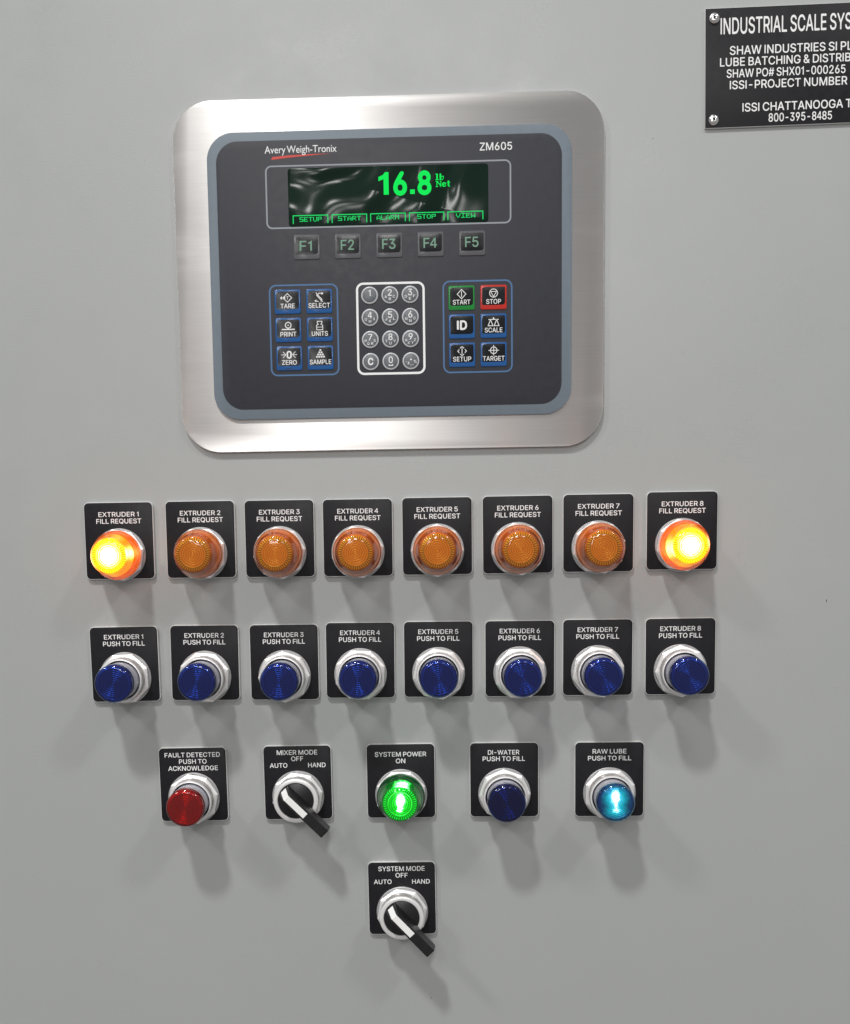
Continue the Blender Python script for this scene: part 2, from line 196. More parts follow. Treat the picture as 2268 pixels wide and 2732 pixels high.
# letter outlines: advance and contours in thousandths
GLYPH = json.loads('''{"a":{"A":[480,[[466,13,460,-3,448,-8,408,-9,392,-3,381,13,342,118,332,130,312,132,162,132,148,130,137,120,99,13,88,-3,72,-9,38,-9,22,-5,15,3,14,18,20,38,180,478,191,502,202,514,222,518,267,516,282,508,290,498],[305,217,247,393,243,404,238,406,228,386,178,237,173,222,174,212,187,208,288,208,302,211]]],
"B":[456,[[427,138,421,93,405,57,377,28,338,5,302,-5,257,-9,82,-9,68,-7,57,0,52,13,51,43,51,482,52,498,57,509,68,516,82,518,272,516,302,511,328,501,369,472,385,452,400,423,406,392,407,362,401,332,390,308,352,268,354,262,387,237,410,207,423,172],[345,138,342,158,332,181,318,198,292,213,257,220,162,221,142,219,136,212,135,88,137,73,142,68,247,66,294,73,316,83,332,97,342,117],[326,372,322,394,312,413,298,428,277,437,243,442,142,440,137,436,135,423,136,303,142,296,168,294,243,295,277,302,298,314,312,329,322,349]]],
"C":[510,[[478,148,474,128,465,103,432,54,392,19,342,-4,288,-15,232,-14,178,1,132,26,93,62,66,103,45,153,34,202,31,268,39,332,55,382,79,428,109,462,142,490,182,510,222,521,272,524,318,520,363,506,397,486,434,452,459,418,476,372,477,358,473,347,462,341,448,339,422,339,408,345,368,406,348,423,318,438,288,445,257,445,233,443,204,433,180,418,158,398,142,376,128,345,118,308,113,268,114,227,120,188,137,142,168,102,202,78,247,64,298,66,343,83,372,108,401,158,412,166,432,169,462,167,473,161]]],
"D":[502,[[471,258,464,182,455,148,441,112,406,62,358,24,302,1,243,-9,82,-9,68,-7,55,3,51,28,51,482,54,502,62,513,88,518,262,516,318,504,368,480,410,443,445,388,464,327],[389,252,386,303,372,351,353,386,326,413,288,432,252,440,158,442,142,440,137,436,134,418,134,93,135,78,142,68,212,66,257,70,298,82,326,98,353,124,372,159,385,202]]],
"E":[419,[[384,28,380,3,372,-5,358,-9,82,-9,68,-7,55,3,51,28,51,482,54,502,62,513,88,518,342,518,363,516,375,508,381,492,380,462,372,450,363,444,152,442,137,436,135,423,134,318,136,303,140,298,158,294,342,293,353,290,360,283,364,258,361,232,353,224,342,220,142,217,137,212,135,202,135,88,137,73,148,67,363,65,372,61,381,52]]],
"F":[410,[[378,482,375,457,368,448,358,444,152,442,137,436,135,423,134,313,139,293,158,288,338,286,348,280,355,268,355,232,348,220,332,213,158,212,139,207,135,192,132,8,125,-3,112,-8,77,-9,62,-5,53,8,51,28,51,478,52,498,57,508,68,516,82,518,353,517,363,515,372,508]]],
"G":[520,[[488,217,484,158,470,107,438,57,402,24,358,0,302,-14,247,-15,192,-5,148,16,112,42,81,78,54,128,38,178,31,242,34,308,45,358,64,402,89,443,122,476,158,499,197,515,243,524,292,523,338,514,387,492,434,452,456,423,469,398,479,368,477,352,473,346,458,339,422,339,408,344,399,352,377,390,358,413,328,433,302,442,277,445,243,444,216,438,194,428,168,408,148,384,128,345,118,308,113,262,115,217,122,179,137,143,167,103,202,77,230,68,252,64,308,67,344,83,372,106,392,138,402,178,392,188,302,189,288,193,278,202,274,217,275,242,283,258,308,264,468,263,479,258,486,248]]],
"H":[517,[[466,462,466,28,464,8,458,-2,442,-8,408,-9,392,-3,384,8,382,202,377,218,358,222,168,222,142,220,135,207,134,23,130,3,122,-5,107,-9,77,-9,60,-3,52,13,51,33,51,482,52,498,57,509,72,517,107,517,122,513,131,502,134,482,135,313,139,303,148,299,372,299,381,308,382,318,382,482,385,502,392,512,402,516,432,518,452,514,460,508,465,498]]],
"I":[172,[[42,0,124,0,124,513,42,513]]],
"J":[396,[[346,462,346,138,340,98,325,57,311,38,288,16,262,0,232,-10,197,-16,162,-15,132,-9,98,5,63,33,40,68,25,118,24,153,27,168,35,178,47,182,82,182,98,177,106,163,110,122,117,98,132,78,148,68,173,61,197,61,221,68,238,79,254,103,262,138,264,498,268,508,282,516,312,518,332,514,340,508,345,498]]],
"K":[467,[[448,8,442,-3,422,-9,382,-8,363,0,212,208,197,222,182,214,137,163,134,143,134,23,130,3,118,-7,92,-9,68,-7,55,3,51,28,51,478,54,502,62,512,77,517,112,517,123,512,131,502,134,482,135,298,137,285,142,284,353,509,368,516,392,518,428,517,442,509,445,498,436,482,272,306,261,288,267,270,440,28]]],
"L":[393,[[371,28,366,3,358,-6,342,-9,82,-9,68,-7,55,3,51,28,51,482,54,502,62,513,82,518,118,516,128,508,134,492,134,93,137,73,152,66,348,65,358,62,367,52]]],
"M":[628,[[578,462,578,28,576,8,569,-3,552,-9,518,-8,505,-3,497,13,495,308,493,345,488,343,478,322,356,13,342,-4,318,-9,288,-6,271,13,148,324,137,342,132,335,131,313,130,13,122,-2,107,-8,72,-8,57,0,52,13,51,28,51,478,54,502,62,512,77,517,137,517,152,513,163,502,312,122,318,122,322,130,450,467,468,506,478,514,488,517,542,518,562,515,572,508,576,498]]],
"N":[523,[[473,462,473,28,468,2,452,-8,412,-9,387,-6,376,3,148,362,137,371,133,348,133,13,125,-3,112,-8,77,-9,60,-3,52,13,51,33,51,482,52,498,57,509,72,517,122,517,137,514,151,502,382,140,387,141,389,153,390,498,397,510,408,516,438,518,458,515,467,508,471,498]]],
"O":[533,[[503,252,498,198,485,143,465,98,436,57,402,27,358,1,318,-11,262,-16,212,-10,168,5,128,30,93,62,66,103,45,153,34,202,31,258,35,313,49,368,70,413,99,452,137,486,182,510,222,521,272,524,318,520,363,505,402,482,439,448,464,413,486,362,499,308],[421,252,412,325,402,354,387,381,368,406,347,423,328,433,298,443,262,445,233,443,205,433,180,418,158,397,137,367,128,345,118,308,113,262,115,217,122,179,137,143,157,112,178,93,202,77,238,66,272,63,305,68,341,83,368,103,388,128,408,167,418,209]]],
"P":[445,[[418,348,414,308,401,268,378,232,348,206,318,190,277,180,152,175,140,172,135,158,134,23,130,3,118,-7,103,-9,72,-8,57,0,52,13,51,43,51,482,52,498,57,509,68,516,82,518,247,518,292,512,328,500,368,473,396,438,412,398],[335,348,332,372,322,400,308,419,286,433,243,442,142,440,137,436,135,423,135,272,137,258,152,251,228,251,262,255,288,262,308,276,322,295,332,323]]],
"Q":[533,[[503,252,498,198,485,143,462,93,422,38,427,23,464,-27,467,-42,458,-55,428,-58,408,-56,392,-49,363,-12,353,-5,282,-16,232,-14,178,1,128,30,85,73,54,128,36,192,31,258,35,313,49,368,70,413,99,452,137,486,182,510,222,521,272,524,318,520,363,505,402,482,439,448,464,413,486,362,499,308],[421,252,412,325,402,354,387,381,368,406,347,423,328,433,298,443,262,445,233,443,205,433,180,418,158,397,137,367,128,345,118,308,113,262,115,217,122,179,137,143,157,112,178,93,202,77,238,66,282,64,292,67,295,73,248,143,249,158,257,165,288,168,312,165,328,154,363,112,368,110,377,114,392,135,408,168,418,209]]],
"R":[449,[[429,8,422,-4,408,-9,368,-9,348,-3,336,13,243,182,228,188,158,189,142,187,135,178,134,23,130,3,118,-7,92,-9,68,-7,55,3,51,28,51,482,54,502,62,513,92,518,243,518,282,514,318,505,342,494,368,476,389,452,405,423,416,388,419,352,415,313,406,283,389,252,368,229,337,207,333,198,421,33],[335,352,332,379,322,404,308,421,288,433,247,442,162,442,142,440,136,433,135,283,136,272,142,266,243,265,267,268,292,276,311,288,323,303,332,326]]],
"S":[447,[[417,138,410,93,400,68,386,47,348,14,298,-9,243,-17,173,-14,118,4,92,19,72,36,49,68,34,103,32,122,34,132,47,144,82,146,103,142,112,132,128,99,143,83,173,67,218,60,260,62,298,78,317,93,327,107,335,138,334,153,328,167,307,188,276,202,168,235,128,250,92,272,67,298,55,318,46,342,43,388,56,433,84,472,112,495,148,512,182,521,228,524,272,521,308,511,342,493,368,472,392,443,406,408,405,382,392,371,368,369,342,372,329,382,312,414,291,433,262,444,222,449,181,443,148,424,129,398,126,368,137,342,162,322,198,308,308,275,342,259,368,242,388,222,405,198,415,168]]],
"T":[449,[[426,482,423,457,418,450,408,444,282,442,272,439,268,433,265,13,257,-2,247,-7,218,-9,197,-6,187,5,184,23,182,433,178,439,168,442,57,442,38,445,28,452,24,462,25,502,38,515,52,517,397,517,412,514,420,508]]],
"U":[517,[[466,462,465,153,454,103,428,57,397,27,363,5,328,-9,288,-16,243,-17,197,-11,158,3,122,25,97,47,75,78,60,112,53,143,51,178,51,478,52,498,57,508,72,517,107,517,122,513,131,502,134,482,134,178,137,147,152,112,173,90,200,73,238,62,282,63,304,68,328,78,358,103,377,141,384,188,384,488,390,508,408,517,438,517,452,514,460,508,465,498]]],
"V":[480,[[466,498,460,472,290,8,277,-5,262,-9,222,-9,202,-4,192,7,185,23,20,472,14,492,16,508,32,517,68,517,82,514,95,502,232,115,238,105,243,103,252,124,384,502,392,512,402,516,442,517,458,512]]],
"W":[686,[[674,498,669,472,546,23,541,8,533,-3,513,-9,473,-9,458,-5,445,8,353,344,342,364,332,341,241,8,228,-6,212,-9,168,-8,158,-6,148,3,139,23,15,478,12,498,17,510,32,517,72,517,88,509,94,498,182,157,192,131,197,135,202,150,291,488,302,510,318,517,363,517,377,514,389,502,483,152,493,131,503,153,594,502,602,512,612,516,648,517,666,512]]],
"X":[474,[[455,8,448,-5,432,-9,392,-9,372,0,247,180,238,189,228,181,103,2,92,-5,72,-9,38,-8,22,-2,19,13,26,28,178,244,184,262,178,277,36,482,30,498,37,512,52,517,88,517,103,515,112,509,130,488,228,341,238,332,247,340,363,508,377,516,397,518,428,517,442,509,445,498,439,482,298,278,292,262,298,247,445,33]]],
"Y":[472,[[455,498,444,472,282,212,278,188,276,8,269,-3,257,-8,228,-9,208,-6,199,3,194,18,194,188,191,207,25,478,17,498,19,508,32,516,57,518,88,516,101,508,228,303,238,296,247,306,360,492,372,508,392,517,438,517,452,508]]],
"Z":[438,[[409,28,405,3,397,-5,382,-9,68,-9,47,-6,38,2,33,13,33,38,42,62,288,423,294,438,277,442,47,444,37,452,31,472,32,498,42,512,68,518,368,518,387,516,400,508,406,492,406,472,395,443,148,83,144,73,149,68,162,66,387,65,397,61,406,52]]],
"0":[453,[[414,252,410,182,395,118,370,62,342,29,302,1,252,-14,202,-15,152,0,118,23,87,57,61,107,46,163,39,222,40,303,51,368,71,423,92,457,112,481,137,500,168,515,202,523,238,524,267,520,298,510,322,496,349,472,369,448,385,418,406,348,413,293],[334,252,332,298,322,357,308,395,289,423,261,443,228,450,192,443,170,428,148,399,132,363,123,318,120,278,120,217,128,164,142,120,164,88,190,68,222,60,257,65,284,83,308,113,322,152,332,202]]],
"1":[310,[[150,0,228,0,228,516,172,516,145,462,48,418,48,345,150,388]]],
"2":[453,[[399,28,395,3,387,-5,372,-9,88,-9,68,-6,59,3,54,33,62,57,267,280,298,322,309,352,308,392,292,422,263,443,228,450,187,443,162,428,147,408,134,368,122,356,88,352,67,358,60,368,58,382,61,402,71,433,98,472,137,504,168,516,202,523,243,524,272,519,298,511,328,494,351,472,370,448,385,413,390,378,386,337,374,303,354,268,331,238,187,83,182,73,187,68,197,66,377,65,387,61,396,52]]],
"3":[453,[[402,143,395,98,385,73,372,52,338,19,288,-6,228,-16,162,-10,112,9,71,43,50,73,39,103,39,128,52,139,88,141,107,137,117,128,132,96,152,78,187,63,222,60,265,68,297,88,313,112,319,148,316,168,308,191,282,218,243,234,168,240,155,248,149,258,148,288,154,308,253,423,259,438,243,442,77,444,67,452,61,467,61,492,68,509,77,516,92,518,338,518,363,516,375,508,381,482,375,452,252,308,257,300,298,290,322,279,363,248,378,227,391,202,400,172]]],
"4":[400,[[238,0,316,0,316,115,384,115,384,185,316,185,316,515,236,515,14,190,14,115,238,115],[238,185,94,185,238,396]]],
"5":[453,[[400,163,394,112,371,62,356,43,332,20,288,-5,232,-16,173,-10,122,10,89,38,71,62,56,98,54,122,62,134,82,139,118,136,129,128,148,93,168,75,197,62,232,60,267,71,294,93,312,126,318,163,312,198,298,227,277,248,249,262,222,267,192,265,166,258,132,241,118,238,77,243,65,252,60,268,64,313,84,488,92,509,103,516,118,518,332,518,358,516,370,508,376,492,375,462,368,450,358,444,178,442,162,438,157,423,148,337,152,328,158,328,202,341,252,341,292,331,322,316,355,288,379,252,395,207]]],
"6":[453,[[398,158,396,128,390,103,381,78,365,52,343,28,322,11,292,-4,267,-12,238,-16,202,-15,173,-8,142,4,118,21,95,43,81,62,66,93,56,132,54,172,61,212,75,252,105,308,141,362,233,498,252,514,272,518,308,516,319,508,321,498,315,482,222,348,212,327,218,324,262,321,292,315,322,301,348,283,369,258,385,227,395,192],[317,158,312,192,292,227,264,248,228,255,188,248,160,227,142,198,135,158,142,115,162,84,192,65,228,58,266,68,292,87,312,122]]],
"7":[453,[[399,472,397,448,390,428,179,8,168,-4,152,-9,118,-9,103,-4,95,8,100,28,303,433,298,440,288,442,72,444,58,452,54,462,53,492,57,507,68,515,88,518,372,517,382,516,393,508,399,492]]],
"8":[453,[[409,138,403,93,395,73,379,47,342,15,312,0,288,-9,228,-16,168,-9,118,10,77,43,60,68,49,93,43,128,45,163,54,192,71,222,117,268,89,298,74,323,64,352,61,388,66,418,76,443,89,462,112,487,142,506,178,519,208,524,247,524,282,517,312,505,338,489,359,467,373,448,384,423,390,392,390,362,376,318,336,268,373,232,391,207,405,172],[327,138,322,168,302,198,270,217,228,225,187,219,156,202,132,173,125,143,132,107,151,83,178,67,218,60,260,62,295,78,318,103],[309,378,302,408,283,433,252,447,222,450,187,443,164,428,148,403,143,372,150,342,170,318,201,303,232,300,266,308,288,323,304,348]]],
"9":[453,[[398,348,390,293,366,232,336,182,220,13,208,-2,192,-8,158,-9,137,-4,131,8,135,23,232,164,239,182,178,190,142,201,107,224,76,262,59,308,54,362,64,413,88,457,107,480,128,496,152,510,178,518,208,524,238,524,288,515,332,490,356,467,371,448,391,402],[317,352,312,388,292,421,264,443,228,450,189,443,162,424,142,392,135,352,142,310,162,279,192,260,228,253,267,262,292,281,312,316]]],
"&":[448,[[436,8,432,-3,422,-7,372,-8,353,1,332,20,322,22,282,1,247,-10,208,-16,168,-14,128,-5,98,8,68,31,46,57,34,83,27,112,26,143,31,172,39,192,56,217,109,268,115,278,112,288,86,327,74,352,67,388,68,423,76,448,86,467,118,499,137,510,168,520,197,523,228,521,272,505,297,488,314,467,326,443,332,418,331,388,325,362,301,323,245,272,241,268,240,258,308,173,322,161,328,162,332,172,340,212,348,227,363,233,387,234,402,231,412,222,416,202,411,163,384,88,387,77,431,23],[272,88,262,107,187,197,173,211,158,208,139,192,122,175,112,157,107,132,113,103,131,78,157,62,182,57,218,59,256,73],[251,402,248,423,238,438,221,448,197,450,178,446,159,433,149,413,147,392,152,371,162,352,178,333,187,329,210,342,237,368,247,384]]],
"#":[440,[[435,352,431,327,422,314,408,308,363,306,353,296,340,222,341,207,348,202,382,201,397,195,405,182,404,163,397,143,387,134,338,130,325,122,306,18,298,0,282,-8,262,-9,247,-6,239,3,236,23,250,122,243,129,218,131,162,130,151,128,143,112,127,18,121,3,112,-5,98,-9,77,-8,62,0,58,8,58,23,72,122,62,130,27,131,12,136,5,148,5,168,11,188,22,198,77,202,88,212,101,298,92,306,57,308,42,313,35,327,36,348,41,362,52,374,103,378,113,382,118,392,135,492,142,508,158,517,182,517,195,512,203,502,204,488,190,398,192,382,208,378,272,378,288,380,295,388,314,492,320,508,338,517,358,517,372,513,379,508,383,492,368,388,377,379,422,375,431,368],[280,293,278,303,267,307,192,307,178,303,173,292,162,234,162,206,173,202,192,201,247,201,262,206,268,217]]],
"-":[453,[[346,217,344,198,339,188,328,181,312,179,128,180,111,188,106,198,104,212,109,242,118,251,137,254,322,253,332,251,341,242]]],
".":[188,[[149,43,146,23,133,3,118,-8,98,-13,77,-10,58,3,47,18,42,38,44,57,55,78,72,90,92,95,118,90,132,80,145,62]]],
",":[188,[[141,57,95,-112,88,-122,77,-127,57,-129,42,-125,34,-118,32,-97,54,47,60,68,77,80,118,81,137,73]]],
"%":[676,[[611,107,605,57,584,18,568,2,548,-10,513,-18,468,-14,448,-6,428,8,405,38,395,62,391,88,394,148,411,188,428,207,448,221,468,229,493,234,518,233,542,227,562,216,579,202,594,182,605,158],[539,498,530,478,207,8,192,-5,178,-9,152,-9,138,-3,133,13,140,28,467,502,488,516,518,517,533,512],[539,107,535,143,523,163,503,170,479,163,468,146,463,122,464,83,473,60,493,46,508,46,523,52,535,73],[284,402,281,358,264,318,238,292,202,276,158,275,118,289,99,303,87,318,69,358,66,423,70,448,78,467,91,488,107,504,128,516,152,524,182,526,208,522,228,514,247,501,264,482,275,462,283,433],[214,398,210,433,197,455,187,460,173,461,158,457,148,449,138,423,137,388,142,362,152,346,173,338,187,340,197,345,209,362]]],
":":[188,[[149,43,146,23,133,3,118,-8,98,-13,77,-10,58,3,47,18,42,38,44,57,55,78,72,90,92,95,118,90,132,80,145,62],[149,318,146,298,133,278,112,265,98,263,77,265,57,278,45,298,41,318,46,337,57,355,72,365,98,370,118,365,135,352,145,337]]],
"'":[206,[[144,482,136,327,131,318,122,312,107,309,88,311,72,321,68,337,62,472,64,502,72,512,82,517,128,516,141,502]]],
"+":[453,[[401,198,397,177,382,164,282,162,269,158,265,143,262,43,257,33,247,26,222,24,202,28,191,43,189,143,184,158,173,162,68,165,55,178,52,202,56,222,62,230,72,235,168,236,182,239,188,252,190,352,195,362,202,369,228,373,247,371,261,358,267,242,282,236,382,234,397,222]]]},"b":{"0":[453,[[434,252,429,182,414,118,390,62,358,19,312,-14,262,-31,208,-33,158,-21,118,0,80,38,55,78,34,132,22,202,20,283,29,352,45,408,64,448,85,478,112,504,148,526,187,539,222,543,262,540,298,529,332,510,358,489,380,462,400,428,415,388,425,348,432,303],[314,252,312,303,305,348,292,383,277,407,257,422,232,428,208,426,182,413,168,395,152,361,143,318,139,272,140,217,146,172,158,133,173,106,192,89,218,81,247,84,273,98,288,118,302,153,312,202]]],
"1":[360,[[150,0,268,0,268,525,182,525,140,465,30,415,30,320,150,362]]],
"6":[453,[[416,158,414,128,406,93,395,68,376,38,353,13,328,-6,302,-19,272,-29,238,-34,208,-34,173,-27,142,-15,118,-1,92,20,70,47,56,73,40,118,36,163,40,202,56,252,84,308,140,392,215,502,243,526,267,534,292,535,314,528,327,512,330,492,326,467,250,352,258,342,302,330,332,315,372,283,390,258,404,227,414,192],[297,158,292,188,277,215,257,228,228,234,193,227,173,213,160,188,156,158,161,122,176,98,197,85,228,80,257,86,277,100,292,128]]],
".":[188,[[165,43,161,18,146,-8,122,-23,98,-28,72,-25,47,-10,32,13,26,38,29,62,43,88,68,105,92,110,122,105,143,93,160,68]]],
"8":[453,[[428,138,425,107,418,83,393,38,353,1,298,-24,238,-35,173,-29,118,-9,92,6,68,28,49,52,34,83,26,112,25,143,29,172,39,202,81,268,78,283,59,313,50,337,43,388,48,418,59,448,75,472,93,492,122,515,152,530,192,540,232,543,267,539,308,526,338,510,368,484,395,443,405,413,409,382,401,332,374,283,371,268,415,198,424,168],[305,138,299,168,284,188,257,200,228,205,192,200,168,188,153,168,147,143,150,118,163,98,187,85,222,80,256,83,282,93,298,108],[288,378,282,401,272,415,252,425,222,429,197,425,178,414,168,396,164,372,170,348,182,332,202,323,228,321,252,324,272,335,284,352]]],
"I":[200,[[40,0,160,0,160,520,40,520]]],
"D":[502,[[490,258,482,178,460,112,440,78,420,52,397,31,368,10,308,-16,267,-25,228,-28,88,-27,62,-20,42,-2,35,18,31,43,31,467,38,502,47,517,57,526,77,534,103,537,252,536,312,524,368,501,392,483,418,461,455,408,471,372,481,337],[369,252,366,303,355,342,338,375,314,398,282,413,243,421,168,423,156,413,154,103,162,89,168,86,197,86,257,90,297,103,321,118,342,142,357,172,367,212]]],
"C":[510,[[492,138,490,118,479,93,446,43,402,5,353,-20,292,-33,232,-32,173,-16,122,11,83,47,51,93,29,143,15,202,12,268,20,332,40,392,65,438,98,476,132,504,173,525,222,539,272,543,318,538,363,525,408,500,449,462,481,413,489,392,491,372,489,352,481,337,468,328,448,322,428,322,408,328,387,343,350,398,328,413,308,420,257,425,212,415,191,402,173,385,158,364,144,332,137,303,133,262,139,192,152,154,178,118,205,98,243,85,288,85,330,98,358,120,392,170,408,180,428,186,452,186,478,174,488,158]]]},"c":{"A":[667,[[665,8,658,-1,648,-4,582,-4,564,3,555,18,480,182,468,196,212,198,197,196,185,188,114,23,103,3,92,-3,68,-4,17,-4,4,3,2,13,9,33,281,668,288,680,296,688,312,691,353,690,363,686,370,678,659,28],[424,303,338,500,329,512,322,512,242,323,237,308,237,298,252,292,408,292,418,294]]],
"v":[438,[[431,438,245,3,232,-10,218,-12,208,-9,197,3,185,28,10,423,6,443,17,451,57,452,92,451,106,443,208,214,217,198,222,196,232,210,333,443,342,450,353,452,412,452,428,448]]],
"e":[479,[[449,238,446,217,432,208,158,208,140,202,139,192,146,168,168,128,196,103,232,87,267,81,318,83,368,98,422,124,432,126,438,122,442,107,442,57,440,47,433,38,408,21,372,5,338,-5,292,-12,238,-12,197,-5,158,11,118,38,90,68,65,107,46,158,38,207,38,258,46,303,60,342,84,382,112,412,148,437,192,454,232,461,282,460,322,450,358,433,387,409,411,378,430,337,443,288],[351,288,342,320,320,352,288,371,252,376,212,371,179,352,157,327,141,288,142,279,148,275,192,274,338,274,348,278]]],
"r":[396,[[396,402,390,388,366,348,353,333,338,335,292,362,262,368,225,358,192,329,173,293,163,252,160,8,152,-1,142,-4,88,-4,72,0,66,8,64,23,64,423,68,443,82,452,152,450,161,438,163,388,168,375,232,441,257,455,282,461,318,458,353,445,387,419]]],
"y":[438,[[435,438,128,-222,118,-231,107,-234,42,-234,27,-229,24,-222,27,-208,162,81,166,98,158,121,6,428,3,438,7,448,22,452,88,452,98,450,107,443,208,236,218,219,222,217,232,229,332,443,348,452,418,452,431,448]]],
" ":[0,[]],
"W":[1042,[[1039,673,999,568,767,-3,758,-8,748,-7,735,8,532,513,523,528,518,527,508,508,305,8,298,-3,288,-9,273,-3,264,13,5,658,2,673,3,678,12,684,52,686,92,684,105,673,272,256,282,238,288,236,298,251,461,658,468,673,478,683,493,686,558,685,568,681,576,673,748,249,758,236,763,239,773,260,937,673,942,680,952,685,987,686,1027,685,1037,678]]],
"i":[219,[[157,402,157,13,152,3,142,-3,77,-3,66,3,61,18,62,438,68,447,77,452,148,450,156,438],[166,587,164,568,152,548,132,533,112,529,92,531,72,543,58,562,54,582,56,602,68,622,88,637,107,641,128,639,148,627,162,607]]],
"g":[427,[[426,413,425,392,418,380,350,372,351,362,374,323,380,283,370,232,345,188,322,166,298,151,262,139,182,121,166,112,159,98,165,83,182,71,222,57,332,30,363,16,392,-8,412,-37,422,-72,420,-112,406,-152,386,-178,358,-200,312,-219,267,-230,208,-234,152,-230,107,-219,62,-199,32,-176,10,-148,0,-122,-4,-92,2,-52,20,-18,42,4,93,33,92,38,69,68,65,83,66,98,72,112,82,126,117,153,116,158,82,184,65,202,49,227,41,252,36,288,38,318,45,348,57,372,81,402,112,425,152,442,202,451,408,452,418,449,423,443],[328,-92,319,-67,292,-47,247,-32,187,-26,142,-32,112,-47,94,-67,89,-92,97,-118,119,-137,158,-150,208,-154,257,-151,298,-138,321,-118],[291,293,284,323,267,345,238,362,208,367,178,362,148,343,130,318,125,288,132,256,151,232,180,217,212,214,247,222,270,238,286,262]]],
"h":[500,[[442,262,440,8,432,-1,422,-4,358,-2,351,3,346,18,346,283,338,328,318,360,301,372,282,380,262,382,238,380,200,362,162,329,155,313,152,8,148,1,132,-4,77,-4,63,3,58,13,58,38,58,658,62,679,77,685,132,686,145,683,152,673,154,428,158,411,168,413,212,444,257,459,282,462,312,460,358,446,396,418,423,378,439,323]]],
"-":[323,[[287,222,286,182,278,172,267,170,57,169,42,174,37,188,37,252,42,266,52,270,272,270,282,264,286,258]]],
"T":[604,[[591,638,589,602,578,591,372,589,358,582,356,562,355,13,351,3,338,-3,272,-4,257,0,251,8,249,23,247,581,243,587,232,589,42,589,22,592,16,597,13,612,13,663,16,678,27,685,42,686,568,686,581,683,588,676]]],
"o":[552,[[519,227,515,178,504,138,485,98,454,57,422,31,377,7,338,-6,288,-12,238,-10,187,1,148,20,107,49,78,83,54,122,39,168,33,217,35,262,46,308,65,348,98,390,132,419,178,443,222,457,272,462,318,458,372,444,418,421,452,394,479,362,501,323,515,278],[421,227,418,259,409,288,397,309,379,332,353,352,332,362,302,371,272,374,243,371,216,362,192,350,171,332,152,308,142,288,134,258,131,227,135,192,142,164,152,142,171,118,192,99,218,86,247,78,272,76,302,78,337,88,358,98,382,118,397,138,409,163,418,192]]],
"n":[500,[[442,262,440,8,432,-1,422,-4,358,-2,351,3,346,18,346,283,338,328,318,360,301,372,282,380,262,382,238,380,200,362,162,329,155,313,152,8,148,1,132,-4,77,-4,62,3,58,23,58,423,60,443,68,450,88,452,142,450,151,443,157,413,162,410,212,444,257,459,282,462,312,460,358,446,396,418,423,378,439,323]]],
"x":[500,[[493,8,488,-1,478,-4,402,-4,382,1,257,140,247,148,243,147,232,139,128,13,112,-1,98,-4,27,-4,8,3,7,13,14,23,168,208,178,227,168,247,13,428,8,438,10,448,22,452,68,452,103,452,116,448,231,318,243,309,257,316,369,448,382,452,418,452,462,452,477,448,479,438,474,428,320,242,312,227,322,211,486,23]]]}}''')
# ------------------------------------------------------------------ mesh helpers (millimetres; local z = out of the door)
def mesh(name, verts, faces, mats, idx=None, smooth=None):
    me = bpy.data.meshes.new(name)
    me.from_pydata([(v[0] * MM, v[1] * MM, v[2] * MM) for v in verts], [], faces)
    for k in mats: me.materials.append(MAT[k] if isinstance(k, str) else k)
    if idx: me.polygons.foreach_set('material_index', idx)
    if smooth is not None:
        me.polygons.foreach_set('use_smooth', [True] * len(me.polygons)); me.set_sharp_from_angle(angle=math.radians(smooth))
    me.update(); return me
def place(name, me, parent=None, loc=(0, 0, 0), rotz=0):
    o = bpy.data.objects.new(name, me); S.collection.objects.link(o)
    if parent: o.parent = parent
    o.location = Vector(loc) * MM; o.rotation_euler[2] = rotz
    return o
def root(name, x, z, label, cat, group=None, tilt=0):
    o = bpy.data.objects.new(name, None); o.empty_display_size = .02; S.collection.objects.link(o)
    o.location = (x * MM, 0, z * MM); o.rotation_euler = (math.pi / 2, -math.radians(tilt), 0)
    o['label'] = label; o['category'] = cat
    if group: o['group'] = group
    return o
def rr(w, h, r, n=8, cx=0, cy=0):
    pts = []
    for (sx, sy, a0) in ((1, 1, 0), (-1, 1, 90), (-1, -1, 180), (1, -1, 270)):
        for i in range(n + 1):
            a = math.radians(a0 + 90 * i / n)
            pts.append((cx + sx * (w / 2 - r) + r * math.cos(a), cy + sy * (h / 2 - r) + r * math.sin(a)))
    return pts
def slab(w, h, r, z0, z1, bev=.3, n=8, cx=0, cy=0, rings=None):
    """rounded rectangle prism with a bevelled front edge: verts, faces, index of the cap face"""
    rings = rings or [(0, z0), (0, z1 - bev), (bev * .35, z1 - bev * .2), (bev, z1)]
    V, F = [], []
    k = 4 * (n + 1)
    for off, z in rings: V += [(x, y, z) for x, y in rr(w - 2 * off, h - 2 * off, max(r - off, .05), n, cx, cy)]
    for j in range(len(rings) - 1):
        for i in range(k):
            a, b2 = j * k + i, j * k + (i + 1) % k
            F.append((a, b2, b2 + k, a + k))
    F.append(tuple(range((len(rings) - 1) * k, len(rings) * k)))
    return V, F
def lathe(prof, seg=48, mod=None, close=True):
    V, F = [], []
    for r, z in prof:
        for i in range(seg):
            a = 2 * math.pi * i / seg; q = r
            if mod: q = mod(r, z, i, a)
            V.append((q * math.cos(a), q * math.sin(a), z))
    for j in range(len(prof) - 1):
        for i in range(seg):
            a, b2 = j * seg + i, j * seg + (i + 1) % seg
            F.append((a, b2, b2 + seg, a + seg))
    if close and prof[-1][0] > 1e-6: F.append(tuple(range((len(prof) - 1) * seg, len(prof) * seg)))
    return V, F
